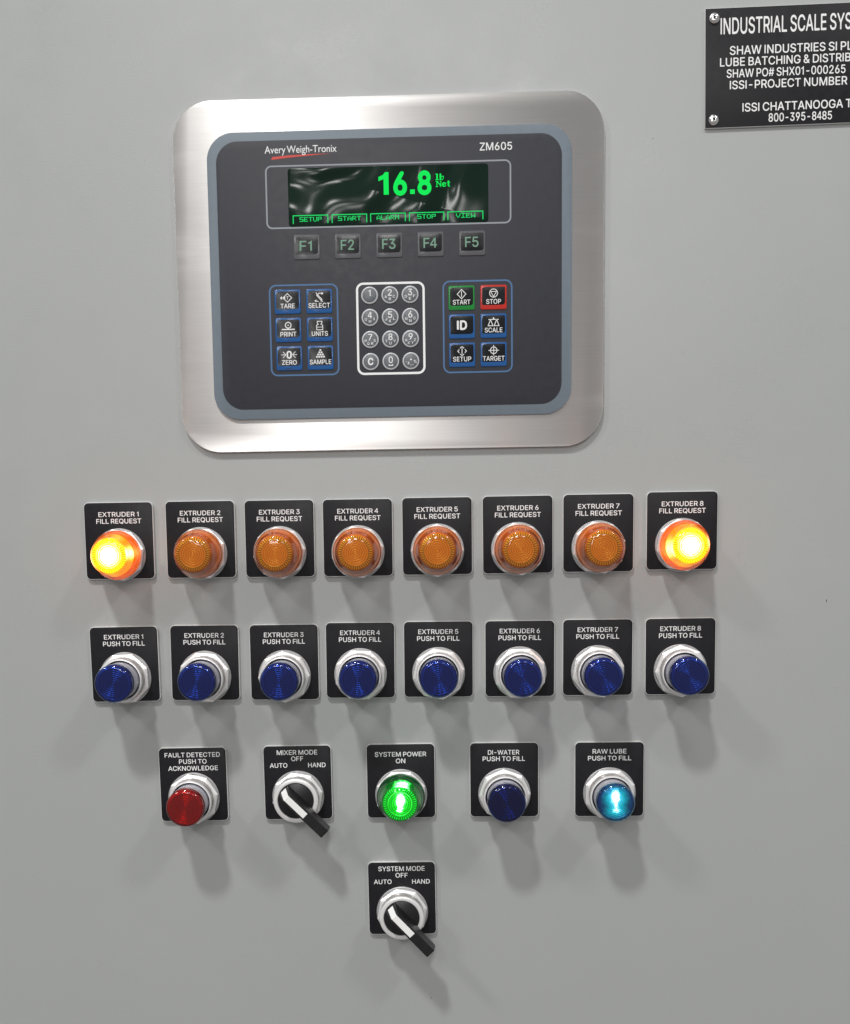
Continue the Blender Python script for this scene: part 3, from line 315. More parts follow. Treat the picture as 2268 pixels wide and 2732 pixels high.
class Flat:
    """flat print: polygons laid a few hundredths of a millimetre apart so that none share a plane"""
    def __init__(s): s.V = []; s.F = []; s.k = 0
    def poly(s, loops, z=0):
        s.k += 1; z += .006 * (s.k % 7)
        pts = [p for l in loops for p in l]
        o = len(s.V); s.V += [(x, y, z) for x, y in pts]
        for tri in tessellate_polygon([[Vector((x, y, 0)) for x, y in l] for l in loops]):
            a, b2, c = [pts[i] for i in tri]
            if (b2[0] - a[0]) * (c[1] - a[1]) - (b2[1] - a[1]) * (c[0] - a[0]) < 0: tri = tri[::-1]
            s.F.append(tuple(o + i for i in tri))
    def line(s, pts, w, closed=False):
        n = len(pts)
        for i in range(n if closed else n - 1):
            (x0, y0), (x1, y1) = pts[i], pts[(i + 1) % n]
            d = math.hypot(x1 - x0, y1 - y0) or 1; ux, uy = (x1 - x0) / d * w / 2, (y1 - y0) / d * w / 2
            s.poly([[(x0 - ux + uy, y0 - uy - ux), (x1 + ux + uy, y1 + uy - ux), (x1 + ux - uy, y1 + uy + ux), (x0 - ux - uy, y0 - uy + ux)]])
    def disc(s, x, y, r, n=14): s.poly([[(x + r * math.cos(2 * math.pi * i / n), y + r * math.sin(2 * math.pi * i / n)) for i in range(n)]])
    def ring(s, outer, inner, z=0):
        s.k += 1; z += .006 * (s.k % 7); n = len(outer); o = len(s.V)
        s.V += [(x, y, z) for x, y in outer] + [(x, y, z) for x, y in inner]
        for i in range(n): j = (i + 1) % n; s.F.append((o + i, o + j, o + n + j, o + n + i))
    def circ(s, x, y, r, w, n=24):
        f = lambda q: [(x + q * math.cos(2 * math.pi * i / n), y + q * math.sin(2 * math.pi * i / n)) for i in range(n)]
        s.ring(f(r), f(r - w))
    def rect(s, x0, y0, x1, y1): s.poly([[(x0, y0), (x1, y0), (x1, y1), (x0, y1)]])
    def text(s, txt, x0, x1, y0, cap, font='a', slope=0):
        """ink of txt runs from x0 to x1, standing on y0, capitals cap high"""
        G = GLYPH[font]; pen = 0; items = []
        for ch in txt:
            if ch == ' ' or ch not in G: pen += 150; continue
            adv, loops = G[ch]; items.append((pen, loops)); pen += adv
        xs = [p + l[i] for p, ls in items for l in ls for i in range(0, len(l), 2)]
        lo, hi = min(xs), max(xs); ref = {'a': 513, 'b': 522, 'c': 690}[font]
        sx = (x1 - x0) / (hi - lo); syy = cap / ref
        for p, ls in items:
            P = [[(x0 + (p + l[i] - lo) * sx, y0 + l[i + 1] * syy + slope * (p + l[i] - lo) * sx) for i in range(0, len(l), 2)] for l in ls]
            P.sort(key=lambda l: -abs(area(l))); groups = []
            for l in P:
                for g in groups:
                    if inside(l[0], g[0]): g.append(l); break
                else: groups.append([l])
            for g in groups: s.poly(g)
    def ctext(s, txt, cx, w, y0, cap, font='a'): s.text(txt, cx - w / 2, cx + w / 2, y0, cap, font)
    def bits(s, rows, x0, y0, px, py):
        for r, row in enumerate(rows):
            c = 0
            while c < len(row):
                if row[c] == '#':
                    e = c
                    while e < len(row) and row[e] == '#': e += 1
                    s.rect(x0 + c * px, y0 - (r + 1) * py, x0 + e * px, y0 - r * py); c = e
                else: c += 1
    def mesh(s, name, mat): return mesh(name, s.V, s.F, [mat])
def area(l): return sum(l[i][0] * l[(i + 1) % len(l)][1] - l[(i + 1) % len(l)][0] * l[i][1] for i in range(len(l))) / 2
def inside(p, l):
    c = False
    for i in range(len(l)):
        (x0, y0), (x1, y1) = l[i], l[(i + 1) % len(l)]
        if (y0 > p[1]) != (y1 > p[1]) and p[0] < (x1 - x0) * (p[1] - y0) / (y1 - y0) + x0: c = not c
    return c
# ------------------------------------------------------------------ the door
V, F = slab(1500, 1900, 4, -2, 0, .5)
V = [(x, y, z - (18 if z < -1 else 0)) for x, y, z in V]
door = place('cabinet_door', mesh('cabinet_door', V, F, ['door'], smooth=40)); door.rotation_euler = (math.pi / 2, 0, 0)
door.location = (0, 0, 0); door['kind'] = 'structure'; door['label'] = 'grey painted steel cabinet door carrying all the controls'
for (x, z, w, h) in ((274.3, -54.6, .45, 1.9), (149.3, 261.1, .5, .6), (-8.2, -346, .9, .4)):
    f = None; V, F = slab(w, h, .15, 0, .05, .02, 2); q = place('paint_chip', mesh('paint_chip', V, F, ['dark'])); q.parent = door; q.location = (x * MM, z * MM, .00004)
# ------------------------------------------------------------------ weighing indicator
ZC = (-31.1, 174.4)
ind = root('weighing_indicator', *ZC, 'large panel weighing indicator with green display and keypad in a brushed steel frame', 'indicator')
L = lambda x, z: (x - ZC[0], z - ZC[1])
V, F = slab(294.9, 236.8, 27, .7, 3.4, .35, 16); place('mounting_plate', mesh('mounting_plate', V, F, ['brushed'], smooth=35), ind)
V, F = slab(288, 230, 25, 0, 1.2, .2, 16); place('gasket', mesh('gasket', V, F, ['dark']), ind)
cx, cz = L(-30.45, 174.6)
V, F = slab(249.3, 192.8, 18.5, 3.3, 5.2, .25, 14, cx, cz); place('front_border', mesh('front_border', V, F, ['border'], smooth=35), ind)
cx, cz = L(-30.7, 175.05)
V, F = slab(236, 179.9, 14.5, 5.1, 5.42, .1, 14, cx, cz); place('overlay', mesh('overlay', V, F, ['overlay'], smooth=35), ind)
ZF = 5.5
def outline(name, x0, x1, z0, z1, r, w, mat, label=None):
    f = Flat(); a, b_ = L((x0 + x1) / 2, (z0 + z1) / 2)
    f.ring(rr(x1 - x0, z1 - z0, r, 8, a, b_), rr(x1 - x0 - 2 * w, z1 - z0 - 2 * w, max(r - w, .3), 8, a, b_))
    o = place(name, f.mesh(name, mat), ind, (0, 0, ZF)); 
    if label: o['label'] = label
outline('display_outline', -115.1, 53.0, 206.55, 248.5, 4.2, 1.05, 'line_grey', 'thin grey outline around the display')
outline('key_group_outline', -114.7, -66.6, 107.4, 169.4, 5, 1.1, 'line_blue', 'blue outline round the left group of keys')
outline('key_group_outline', 5.5, 53.65, 107.1, 169.5, 5, 1.1, 'line_blue', 'blue outline round the right group of keys')
outline('key_group_outline', -54.2, -6.75, 107.1, 169.5, 5, 1.5, 'line_white', 'white outline round the number keys')
f = Flat(); x, z = L(-115.0, 256.5); f.text('Avery Weigh-Tronix', x, x + 49.3, z, 4.7, 'c'); place('brand_lettering', f.mesh('brand_lettering', 'print'), ind, (0, 0, ZF))
f = Flat(); x, z = L(-110.7, 252.2)
f.poly([[(x, z), (x + .8, z + 1.9), (x + 12, z + 2.7), (x + 26, z + 3.15), (x + 41, z + 3.2), (x + 26, z + 2.2), (x + 12, z + 1.2)]])
place('logo_stroke', f.mesh('logo_stroke', 'swoosh'), ind, (0, 0, ZF))
f = Flat(); x, z = L(31.7, 254.75); f.text('ZM605', x, x + 22, z, 5.0); place('model_lettering', f.mesh('model_lettering', 'print'), ind, (0, 0, ZF))
# display
cx, cz = L(-31.1, 227.0)
V, F = slab(137, 38.6, 2.2, ZF - .1, ZF + .12, .1, 6); win = place('display_window', mesh('display_window', V, F, ['film'], smooth=35), ind, (cx, cz, 0))
DZ = ZF + .2
f = Flat()
X = lambda v: v - (-31.1)
Y = lambda v: v - 227.0
for ch, a, b_ in (('1', -37.5, -30.5), ('6', -27.4, -18.0), ('.', -15.9, -12.7), ('8', -10.8, -1.3)):
    if ch == '.': f.rect(X(a), Y(227.4), X(b_), Y(230.4))
    else: f.text(ch, X(a), X(b_), Y(227.4), 14.7, 'b')
place('reading_digits', f.mesh('reading_digits', 'digit'), win, (0, 0, DZ))
f = Flat()
f.bits(["###..##...", ".##..##...", ".##..##...", ".##..#####", ".##..##..#", ".##..##..#", ".##..##..#", "####.####."], X(1.5), Y(240.3), .56, .52)
f.bits(["###..##........##.", ".##...#........##.", ".###..#..###..####", ".#.##.#.##.##..##.", ".#..###.#####..##.", ".#...##.##.....##.", ".#...##.##.##..##.", "###...#..###....##"], X(1.6), Y(235.6), .545, .50)
place('unit_lettering', f.mesh('unit_lettering', 'digit'), win, (0, 0, DZ))
B5 = {'S': ["#####", "#....", "#....", "#####", "....#", "....#", "#####"], 'E': ["#####", "#....", "#....", "####.", "#....", "#....", "#####"],
      'T': ["#####", "..#..", "..#..", "..#..", "..#..", "..#..", "..#.."], 'U': ["#...#", "#...#", "#...#", "#...#", "#...#", "#...#", ".###."],
      'P': ["#####", "#...#", "#...#", "#####", "#....", "#....", "#...."], 'A': ["..#..", ".#.#.", "#...#", "#...#", "#####", "#...#", "#...#"],
      'R': ["####.", "#...#", "#...#", "####.", "#.#..", "#..#.", "#...#"], 'L': ["#....", "#....", "#....", "#....", "#....", "#....", "#####"],
      'M': ["#...#", "##.##", "#.#.#", "#.#.#", "#...#", "#...#", "#...#"], 'O': [".###.", "#...#", "#...#", "#...#", "#...#", "#...#", ".###."],
      'V': ["#...#", "#...#", "#...#", "#...#", ".#.#.", ".#.#.", "..#.."], 'I': ["#####", "..#..", "..#..", "..#..", "..#..", "..#..", "#####"],
      'W': ["#...#", "#...#", "#...#", "#.#.#", "#.#.#", "##.##", "#...#"]}
for word, a, b_, ta, tb in (('SETUP', -96.8, -72.3, -92.1, -77.0), ('START', -70.0, -45.6, -65.6, -49.9), ('ALARM', -43.5, -19.1, -39.1, -23.8),
                            ('STOP', -16.9, 7.3, -11.2, 1.3), ('VIEW', 9.4, 33.9, 15.3, 28.3)):
    f = Flat(); w = .62
    f.rect(X(a), Y(214.7), X(b_), Y(214.7 + w)); f.rect(X(a), Y(209.6), X(a) + w, Y(214.65)); f.rect(X(b_) - w, Y(209.6), X(b_), Y(214.65))
    n = len(word); px = (tb - ta) / (n * 6 - 1)
    for i, ch in enumerate(word): f.bits(B5[ch], X(ta) + i * 6 * px, Y(213.9), px * 1.02, .42)
    place('menu_tab', f.mesh('menu_tab', 'dtext'), win, (0, 0, DZ))
# keys
def dome(w, h, z0, z1, n=10):
    """slightly bulged glossy top"""
    V, F = [], []
    for j in range(n + 1):
        for i in range(n + 1):
            u, v = i / n * 2 - 1, j / n * 2 - 1
            V.append((u * w / 2, v * h / 2, z0 + (z1 - z0) * (1 - u ** 4) * (1 - v ** 4)))
    for j in range(n):
        for i in range(n): a = j * (n + 1) + i; F.append((a, a + 1, a + n + 2, a + n + 1))
    return V, F
RIMS = {}
for c in ('blue', 'green', 'red', 'grey'):
    V, F = slab(18.0, 16.4, 1.3, 0, .45, .3, 5); RIMS[c] = mesh('key_rim', V, F, ['rim_' + c], smooth=50)
V, F = dome(16.3, 12.5, .44, .58); KEYTOP = mesh('key_window', V, F, ['key_black'], smooth=60)
V, F = dome(16.1, 12.2, .44, .56); FTOP = mesh('key_window', V, F, ['key_black'], smooth=60)
def key(name, x, z, rim, draw, low=None, label=None, fkey=False):
    a, b_ = L(x, z)
    k = place(name, RIMS[rim], ind, (a, b_, ZF)); k['label'] = label
    place('key_window', FTOP if fkey else KEYTOP, k, (0, .9, 0))
    f = Flat(); draw(f); place('key_lettering', f.mesh('key_lettering', 'print_green' if fkey else 'print'), k, (0, .9, .62))
    if low: f = Flat(); low(f); place('arrow_mark', f.mesh('arrow_mark', 'mark'), k, (0, -6.9, .52))
for i, x in enumerate((-87.6, -59.2, -30.7, -2.3, 26.2)):
    key('function_key', x, 194.0, 'grey', lambda f, i=i: f.text('F%d' % (i + 1), -4.9, 4.3 if i else 3.6, -3.4, 6.6), label='small grey framed key marked F%d' % (i + 1), fkey=True)
ys = -5.3
def d_tare(f):
    f.ctext('TARE', 0, 9.8, ys, 3.1); f.line([(0, 4.6), (3, 1.7), (0, -1.2), (-3, 1.7)], .5, True); f.text('T', -.8, .9, .7, 2.0)
    f.line([(-4.8, 1.7), (-1.6, 1.7)], .45); f.poly([[(-5.2, 1.7), (-3.8, 2.9), (-3.8, .5)]]); f.poly([[(-1.2, 1.7), (-2.6, 2.9), (-2.6, .5)]])
def d_select(f):
    f.ctext('SELECT', 0, 15.0, ys, 3.1); f.line([(-1.9, 4.6), (-1, 3.3), (1.9, .2), (1.4, -.9)], .55); f.line([(2, 4.2), (.2, 4.4), (-1.6, 2.9), (1.6, -.6), (2.4, -1.3)], .5)
    f.poly([[(1.6, 5), (3.1, 4.3), (1.8, 3.2)]]); f.line([(-2.6, -.9), (-.6, -1.1)], .5); f.poly([[(-1.9, .2), (-3.3, -.7), (-2.0, -1.6)]])
def d_print(f):
    f.ctext('PRINT', 0, 11.2, ys, 3.1); f.circ(0, 2.3, 2.3, .65); f.disc(0, 2.3, .45); f.rect(-4.5, -.9, 4.5, -.15)
def d_units(f):
    f.ctext('UNITS', 0, 11.2, ys, 3.1); f.line([(-2.1, -1.2), (2.1, -1.2), (2.1, 1.8), (.9, 2.6), (1.6, 3.5), (1.6, 4.5), (-1.6, 4.5), (-1.6, 3.5), (-.9, 2.6), (-2.1, 1.8)], .5, True)
    f.line([(-2.1, .6), (2.1, .6)], .35)
def d_zero(f):
    f.ctext('ZERO', 0, 10.4, ys, 3.1); f.ring(rr(3.6, 5.4, 1.7, 5, 0, 1.5), rr(1.5, 3.3, .7, 5, 0, 1.5))
    for s in (-1, 1): f.line([(s * 5.3, 1.5), (s * 2.6, 1.5)], .4); f.line([(s * 4.2, 3.4), (s * 2.3, 1.5), (s * 4.2, -.4)], .45)
def d_sample(f):
    f.ctext('SAMPLE', 0, 15.0, ys, 3.1)
    for r in range(4):
        for i in range(r + 1): f.disc((i - r / 2) * 1.62, 4.2 - r * 1.5, .68, 10)
def d_start(f):
    f.ctext('START', 0, 12.0, ys, 3.1); f.line([(0, 4.7), (3, 1.6), (0, -1.5), (-3, 1.6)], .5, True); f.line([(0, 3.2), (0, 0)], .5)
def d_stop(f):
    f.ctext('STOP', 0, 10.2, ys, 3.1); f.circ(0, 1.8, 3.0, .5); f.line([(-2, 2.9), (2, 2.9), (0, -.5)], .45, True)
def d_id(f): f.text('ID', -3.4, 3.6, -3.0, 6.0, 'b')
def d_scale(f):
    f.ctext('SCALE', 0, 12.2, ys, 3.1); f.line([(-3.3, 3.3), (3.3, 3.3)], .5); f.disc(0, 4.1, .6)
    for s in (-2.1, 2.1): f.line([(s, 3.2), (s - 1.7, -.9), (s + 1.7, -.9)], .5, True)
def d_setup(f):
    f.ctext('SETUP', 0, 12.6, ys, 3.1); f.line([(0, 3.3), (0, -.1)], .5)
    for s in (-1, 1): f.line([(-1.2, 1.6 + s * 2.1), (0, 1.6 + s * 3), (1.2, 1.6 + s * 2.1)], .5); f.line([(s * 2.1, 2.6), (s * 3, 1.6), (s * 2.1, .6)], .5)
def d_target(f):
    f.ctext('TARGET', 0, 15.0, ys, 3.1); f.circ(0, 1.7, 2.5, .5); f.line([(-3.4, 1.7), (3.4, 1.7)], .45); f.line([(0, 5), (0, -1.6)], .45)
up = lambda f: f.poly([[(-.6, -.4), (.6, -.4), (0, .5)]])
dn = lambda f: f.poly([[(-.6, .4), (0, -.5), (.6, .4)]])
lf = lambda f: f.poly([[(.4, .6), (-.6, 0), (.4, -.6)]])
ri = lambda f: f.poly([[(-.4, .6), (-.4, -.6), (.6, 0)]])
dash = lambda f: f.rect(-2.2, -.25, 2.2, .25)
for (x, z, d, low, word, rim) in (
    (-101.8, 157.7, d_tare, up, 'TARE', 'blue'), (-79.8, 157.7, d_select, dn, 'SELECT', 'blue'),
    (-101.7, 138.65, d_print, lf, 'PRINT', 'blue'), (-79.8, 138.65, d_units, ri, 'UNITS', 'blue'),
    (-101.5, 119.45, d_zero, dash, 'ZERO', 'blue'), (-79.7, 119.45, d_sample, None, 'SAMPLE', 'blue'),
    (18.6, 157.7, d_start, None, 'START', 'green'), (40.6, 157.7, d_stop, None, 'STOP', 'red'),
    (18.65, 138.55, d_id, None, 'ID', 'blue'), (40.5, 138.55, d_scale, None, 'SCALE', 'blue'),
    (18.65, 119.4, d_setup, None, 'SETUP', 'blue'), (40.5, 119.4, d_target, None, 'TARGET', 'blue')):
    key('key', x, z, rim, d, low, '%s framed key marked %s' % (rim, word))
V, F = lathe([(5.85, 0), (5.85, .35), (5.65, .55), (4.95, .6), (4.85, .45)], 36, close=False); NR = mesh('number_key_rim', V, F, ['rim_white'], smooth=50)
V, F = lathe([(4.9, .44), (3.8, .62), (2, .72), (0.01, .75)], 36); NB = mesh('key_button', V, F, ['key_round'], smooth=60)
NUM = [('1', ''), ('2', 'ABC'), ('3', 'DEF'), ('4', 'GHI'), ('5', 'JKL'), ('6', 'MNO'), ('7', 'PQRS'), ('8', 'TUV'), ('9', 'WXYZ'), ('C', ''), ('0', '_'), ('.', '%')]
for i, (ch, sub) in enumerate(NUM):
    x = (-44.8, -30.8, -16.85)[i % 3]; z = (160.8, 145.9, 131.0, 116.05)[i // 3]; a, b_ = L(x, z)
    k = place('number_key', NR, ind, (a, b_, ZF)); k['label'] = 'round grey key marked ' + ({'.': 'with a dot and small signs'}.get(ch, ch))
    place('key_button', NB, k)
    f = Flat(); w = {'1': 1.5}.get(ch, 2.9)
    if ch == 'C': f.text('C', -1.9, 1.9, -2.2, 4.6, 'b')
    elif ch == '.':
        f.disc(.1, .9, .6); f.text('%', 2.0, 4.0, -1.6, 2.1); f.text('#', -2.3, -1.0, -2.6, 2.0); f.disc(-3.2, -.7, .3); f.disc(0, -2.6, .28); f.disc(0, -3.6, .25); f.disc(1.4, -2.7, .28)
    else:
        f.text(ch, -w / 2 + (.1 if ch == '1' else 0), w / 2, -.6 if ch != '0' else -1.2, 4.3)
        if ch == '0': f.rect(-1.6, -3.2, 1.6, -2.5); f.rect(-1.6, -2.6, -1.1, -2.0); f.rect(1.1, -2.6, 1.6, -2.0)
        pos = {3: [(-2.85, -2.2), (0, -3.6), (2.85, -2.0)], 4: [(-3.1, -1.4), (-1.4, -3.2), (1.3, -3.2), (3.0, -1.3)]}.get(len(sub), [])
        for q, (u, v) in zip(sub, pos): f.ctext(q, u, .55 if q == 'I' else 1.6, v - (.4 if len(sub) == 4 else 0), 1.75)
    place('key_lettering', f.mesh('key_lettering', 'print'), k, (0, 0, .86))
# ------------------------------------------------------------------ nameplate
npx, npz = 183.9, 265.9
pl = root('nameplate', npx, npz, 'black riveted nameplate headed INDUSTRIAL SCALE SYSTEMS at the top right edge', 'nameplate', tilt=.72)
V, F = slab(134, 76.9, .5, 0, 1.7, .25, 2, 67, 38.45)
place('engraved_plate', mesh('engraved_plate', V, F, ['plate_edge', 'plate_black'], [0] * (len(F) - 1) + [1], smooth=35), pl)
f = Flat()
for txt, x0, x1, z0, cap in (('INDUSTRIAL SCALE SYSTEMS', 10.3, None, 60.1, 10.2), ('SHAW INDUSTRIES SI PLANT', 16.5, None, 46.8, 5.45), ('LUBE BATCHING & DISTRIBUTION', 10.0, None, 39.6, 5.3),
                             ('SHAW PO# SHX01-000265', 14.5, None, 32.2, 5.3), ('ISSI-PROJECT NUMBER', 16.6, 94.6, 24.8, 5.3), ('ISSI CHATTANOOGA TN', 25.1, None, 10.1, 5.35), ('800-395-8485', 42.6, 84.8, 2.9, 5.3)):
    ends = {'INDUSTRIAL SCALE SYSTEMS': ('INDUSTRIAL SCALE', 80.3), 'SHAW INDUSTRIES SI PLANT': ('SHAW INDUSTRIES', 79.9), 'LUBE BATCHING & DISTRIBUTION': ('LUBE BATCHING', 63.5 ),
            'SHAW PO# SHX01-000265': ('SHAW PO# SHX01-0002', 85.5), 'ISSI CHATTANOOGA TN': ('ISSI CHATTANOOGA', 92.0)}
    if txt in ends:
        part, xe = ends[txt]
        def wid(s):
            pen = 0; lo = None; hi = 0
            for ch in s:
                if ch == ' ': pen += 150; continue
                adv, loops = GLYPH['a'][ch]; xs = [l[i] for l in loops for i in range(0, len(l), 2)]
                lo = min(xs) if lo is None else lo; hi = pen + max(xs); pen += adv
            return hi - lo
        x1 = x0 + (xe - x0) * wid(txt) / wid(part)
    f.text(txt, x0, x1, z0, cap)
place('nameplate_lettering', f.mesh('nameplate_lettering', 'letter'), pl, (0, 0, 1.75))
V, F = lathe([(3.6, 0), (3.6, .5), (3.2, 1.1), (2.3, 1.7), (1.3, 1.9), (.95, 1.85), (.75, 1.0)], 28); RV = mesh('rivet', V, F, ['rivet'], smooth=50)
V, F = lathe([(.78, 0), (.78, .5), (.4, .62)], 16); RC = mesh('rivet_pin', V, F, ['dark'], smooth=50)
for (x, z) in ((6.1, 70.4), (5.9, 5.4), (127.9, 70.4), (127.9, 5.4)):
    r = place('rivet', RV, pl, (x, z, 1.7)); place('rivet_pin', RC, r, (0, 0, .9))
# ------------------------------------------------------------------ pilot devices
PT = 2.6                                  # front of a legend plate
def plate_mesh():
    V, F = slab(49.9, 55.0, 3.6, 0, PT, .45, 8); return mesh('legend_plate', V, F, ['plate_edge', 'plate_black'], [0] * (len(F) - 1) + [1], smooth=35)
PLATE = plate_mesh()
WC = -10.0                                # device axis below the plate's centre
V, F = lathe([(18.7, PT), (18.9, PT + .25), (18.9, PT + 1.0), (18.5, PT + 1.4), (12, PT + 1.4)], 64, close=False); WASH = mesh('washer', V, F, ['washer'], smooth=40)
def octa(R, z0, z1, rin, chamfer):
    """octagonal nut: flats, corners cut back by a cone, flat top, bore"""
    seg = 64; V, F = [], []
    def rad(a): b_ = (a % (math.pi / 4)) - math.pi / 8; return R * math.cos(math.pi / 8) / math.cos(b_)
    rows = [(lambda a: rad(a) * .94, z0), (lambda a: rad(a) * .95, z0 + .5), (lambda a: rad(a), z0 + .7), (lambda a: rad(a), z1 - chamfer), (lambda a: rad(a) * .925, z1), (lambda a: rin + .95, z1 + .35), (lambda a: rin + .3, z1 + .2), (lambda a: rin, z1 - 1.5), (lambda a: rin, z0)]
    for fn, z in rows:
        for i in range(seg): a = 2 * math.pi * i / seg; V.append((fn(a) * math.cos(a), fn(a) * math.sin(a), z))
    for j in range(len(rows) - 1):
        for i in range(seg): a, b_ = j * seg + i, j * seg + (i + 1) % seg; F.append((a, b_, b_ + seg, a + seg))
    return V, F
V, F = octa(18.7, PT + 1.4, PT + 6.0, 15.0, 1.1); NUT = mesh('nut', V, F, ['metal'], smooth=9)
def ringmesh(name, prof, ndark):
    V, F = lathe(prof, 64, close=False); return mesh(name, V, F, ['metal', 'ring_side'], [1] * (64 * ndark) + [0] * (len(F) - 64 * ndark), smooth=35)
GUARD = ringmesh('guard_ring', [(15.0, 5), (15.0, 9.3), (15.3, 9.6), (15.35, 16.2), (15.55, 16.4), (15.55, 17.6), (15.1, 18.3), (14.5, 18.4), (14.1, 17.8), (13.95, 9)], 3)
BEZEL = ringmesh('bezel_ring', [(15.0, 5), (15.0, 9.5), (15.9, 10.2), (16.0, 17.2), (16.2, 17.5), (16.2, 18.4), (15.8, 19.2), (15.1, 19.5), (13.3, 19.4), (12.9, 19.0), (12.9, 9)], 3)
V, F = lathe([(13.95, 12), (11, 12)], 48, close=False); GAP = mesh('gap_ring', V, F, ['gap'])  # near-black ring filling the gap between guard and sleeve
V, F = lathe([(13.0, 11), (13.0, 28.6), (12.9, 29)], 48, close=True); SLEEVE = mesh('sleeve', V, F, ['collar'], smooth=40)
# lens bodies
def grooves(r1, n, z, amp, r0=.5):
    """alternating ridges: each ridge is a steep outward and inward slope"""
    out = []
    for i in range(n * 4, -1, -1):
        r = r0 + (r1 - r0) * i / (n * 4); out.append((r, z + amp * math.sin(i * math.pi / 2)))
    return out
KN = 88
def knurl(r, z, i, a): return r + (.32 if (i % 2) else -.12) if 9.9 < z < 14.6 else r
V, F = lathe([(15.9, 8.6), (17.0, 9.6), (17.1, 10), (17.1, 14.4), (16.9, 15), (16.75, 16.4), (16.1, 19.6), (14.9, 22.6)], KN * 2, mod=knurl, close=False); SKIRT_V = (V, F)
dome_p = [(14.95, 22.5), (14.6, 24.2)] + [(14.5 - .2 * i + (.07 if i % 2 else -.07), 24.6 + .85 * i) for i in range(7)] + [(13.3, 30.8), (13.1, 32.0), (12.75, 33.2), (12.2, 34.1), (11.4, 34.8), (8, 35.05), (4, 35.15), (.02, 35.2)]
V2, F2 = lathe(dome_p, 72)
RIBN = 42
def core_geo():
    """inner moulding: barrel, ring of ribs, concentric rings; material slots centre, rib, rib gap, barrel"""
    V, F, I = [], [], []
    def add(vf, k):
        o = len(V); V.extend(vf[0]); F.extend([tuple(o + q for q in fc) for fc in vf[1]]); I.extend([k] * len(vf[1]))
    add(lathe([(15.6, 9), (15.2, 16), (12.4, 21), (12.3, 24), (12.3, 31.5), (11.9, 32.4)], 72, close=False), 3)
    for i in range(RIBN):                                              # ribs
        a = 2 * math.pi * i / RIBN; ca, sa = math.cos(a), math.sin(a); pts = []
        for (r, hw, z) in ((11.9, .50, 32.4), (11.6, .44, 33.7), (9.4, .24, 33.9), (9.2, .16, 33.1)):
            for s in (-1, 1): pts.append((r * ca - s * hw * sa, r * sa + s * hw * ca, z))
        add((pts, [(0, 1, 3, 2), (2, 3, 5, 4), (4, 5, 7, 6), (0, 2, 4, 6), (1, 7, 5, 3)]), 1)
    add(lathe([(11.95, 32.4), (11.8, 32.0), (9.3, 32.2), (9.1, 33.4)], 72, close=False), 2)
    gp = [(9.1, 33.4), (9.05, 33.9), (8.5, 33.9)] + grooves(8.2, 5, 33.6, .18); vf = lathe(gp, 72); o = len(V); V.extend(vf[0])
    for q, fc in enumerate(vf[1]): F.append(tuple(o + w for w in fc)); I.append(4 if (q // 72 >= 2 and (q // 72 - 2) % 4 in (1, 2)) and q // 72 < 21 else 0)  # groove valleys take a darker slot: refraction lines put into the colour
    return V, F, I
CORE = core_geo()
bl_prof = [(13.3, 28.4), (13.4, 28.9), (13.4, 35.8), (13.2, 36.7), (12.6, 37.5), (11.7, 37.9), (10.9, 38.0), (6, 38.12), (.02, 38.15)]
V3, F3 = lathe(bl_prof, 72)
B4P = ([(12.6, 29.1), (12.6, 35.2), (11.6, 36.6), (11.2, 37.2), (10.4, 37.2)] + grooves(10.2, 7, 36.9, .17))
V4, F4 = lathe(B4P, 72); I4 = [1 if q // 72 >= 4 and (q // 72 - 4) % 4 in (1, 2) and q < len(F4) - 80 else 0 for q in range(len(F4))]  # button ring valleys darkened likewise, refraction put into the colour
KIND = {}
amb_sh = shell('amber_lens_shell', (1, .84, .38), (1, .31, .02), .20)
amb_skirt = shell('amber_lens_skirt', (1, .52, .20), (1, .30, .07), .60)
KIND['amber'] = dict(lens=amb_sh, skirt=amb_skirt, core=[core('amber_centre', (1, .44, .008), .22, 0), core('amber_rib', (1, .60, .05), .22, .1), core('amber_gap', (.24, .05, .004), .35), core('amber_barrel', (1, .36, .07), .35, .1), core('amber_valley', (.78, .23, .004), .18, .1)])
hot = lambda n, base, spots, col=(1, .70, .16): core(n, (.9, .5, .08), .3, 0, (col, base, spots))
KIND['amber_lit'] = dict(lens=shell('lit_amber_lens_shell', (1, .84, .46), (1, .45, .08), .02), skirt=shell('lit_amber_lens_skirt', (1, .36, .10), (.95, .22, .04), .4),
    core=[hot('lit_amber_centre', 1.5, [(0, 0, 9.4, 9.4, 9)], (1, .80, .05)), hot('lit_amber_rib', 1.6, [(0, 0, 13, 13, .2)], (1, .80, .0)), hot('lit_amber_gap', .08, [(0, 0, 13, 13, .03)], (1, .42, .0)),
          hot('lit_amber_barrel', .7, [(12, 1.5, 6, 6, 3.2), (-11.5, -2, 5.5, 9, 3.0), (3, 12, 6, 5, .9), (-2, -12, 6, 5, .8)], (1, .42, .02)), hot('lit_amber_valley', .55, [(0, 0, 8.0, 8.0, 4)], (1, .62, .0))])
gsp = [(.5, 2.0, 3.8, 6.6, 11), (-.2, -2.6, 2.4, 3.8, 7), (-.7, -5.2, 3.0, 1.6, 5), (0, 0, 8, 8, .5)]
gv = [(.5, 2.0, 3.6, 6.2, 8), (-.2, -2.6, 2.0, 3.6, 4), (0, 0, 8, 8, .25)]
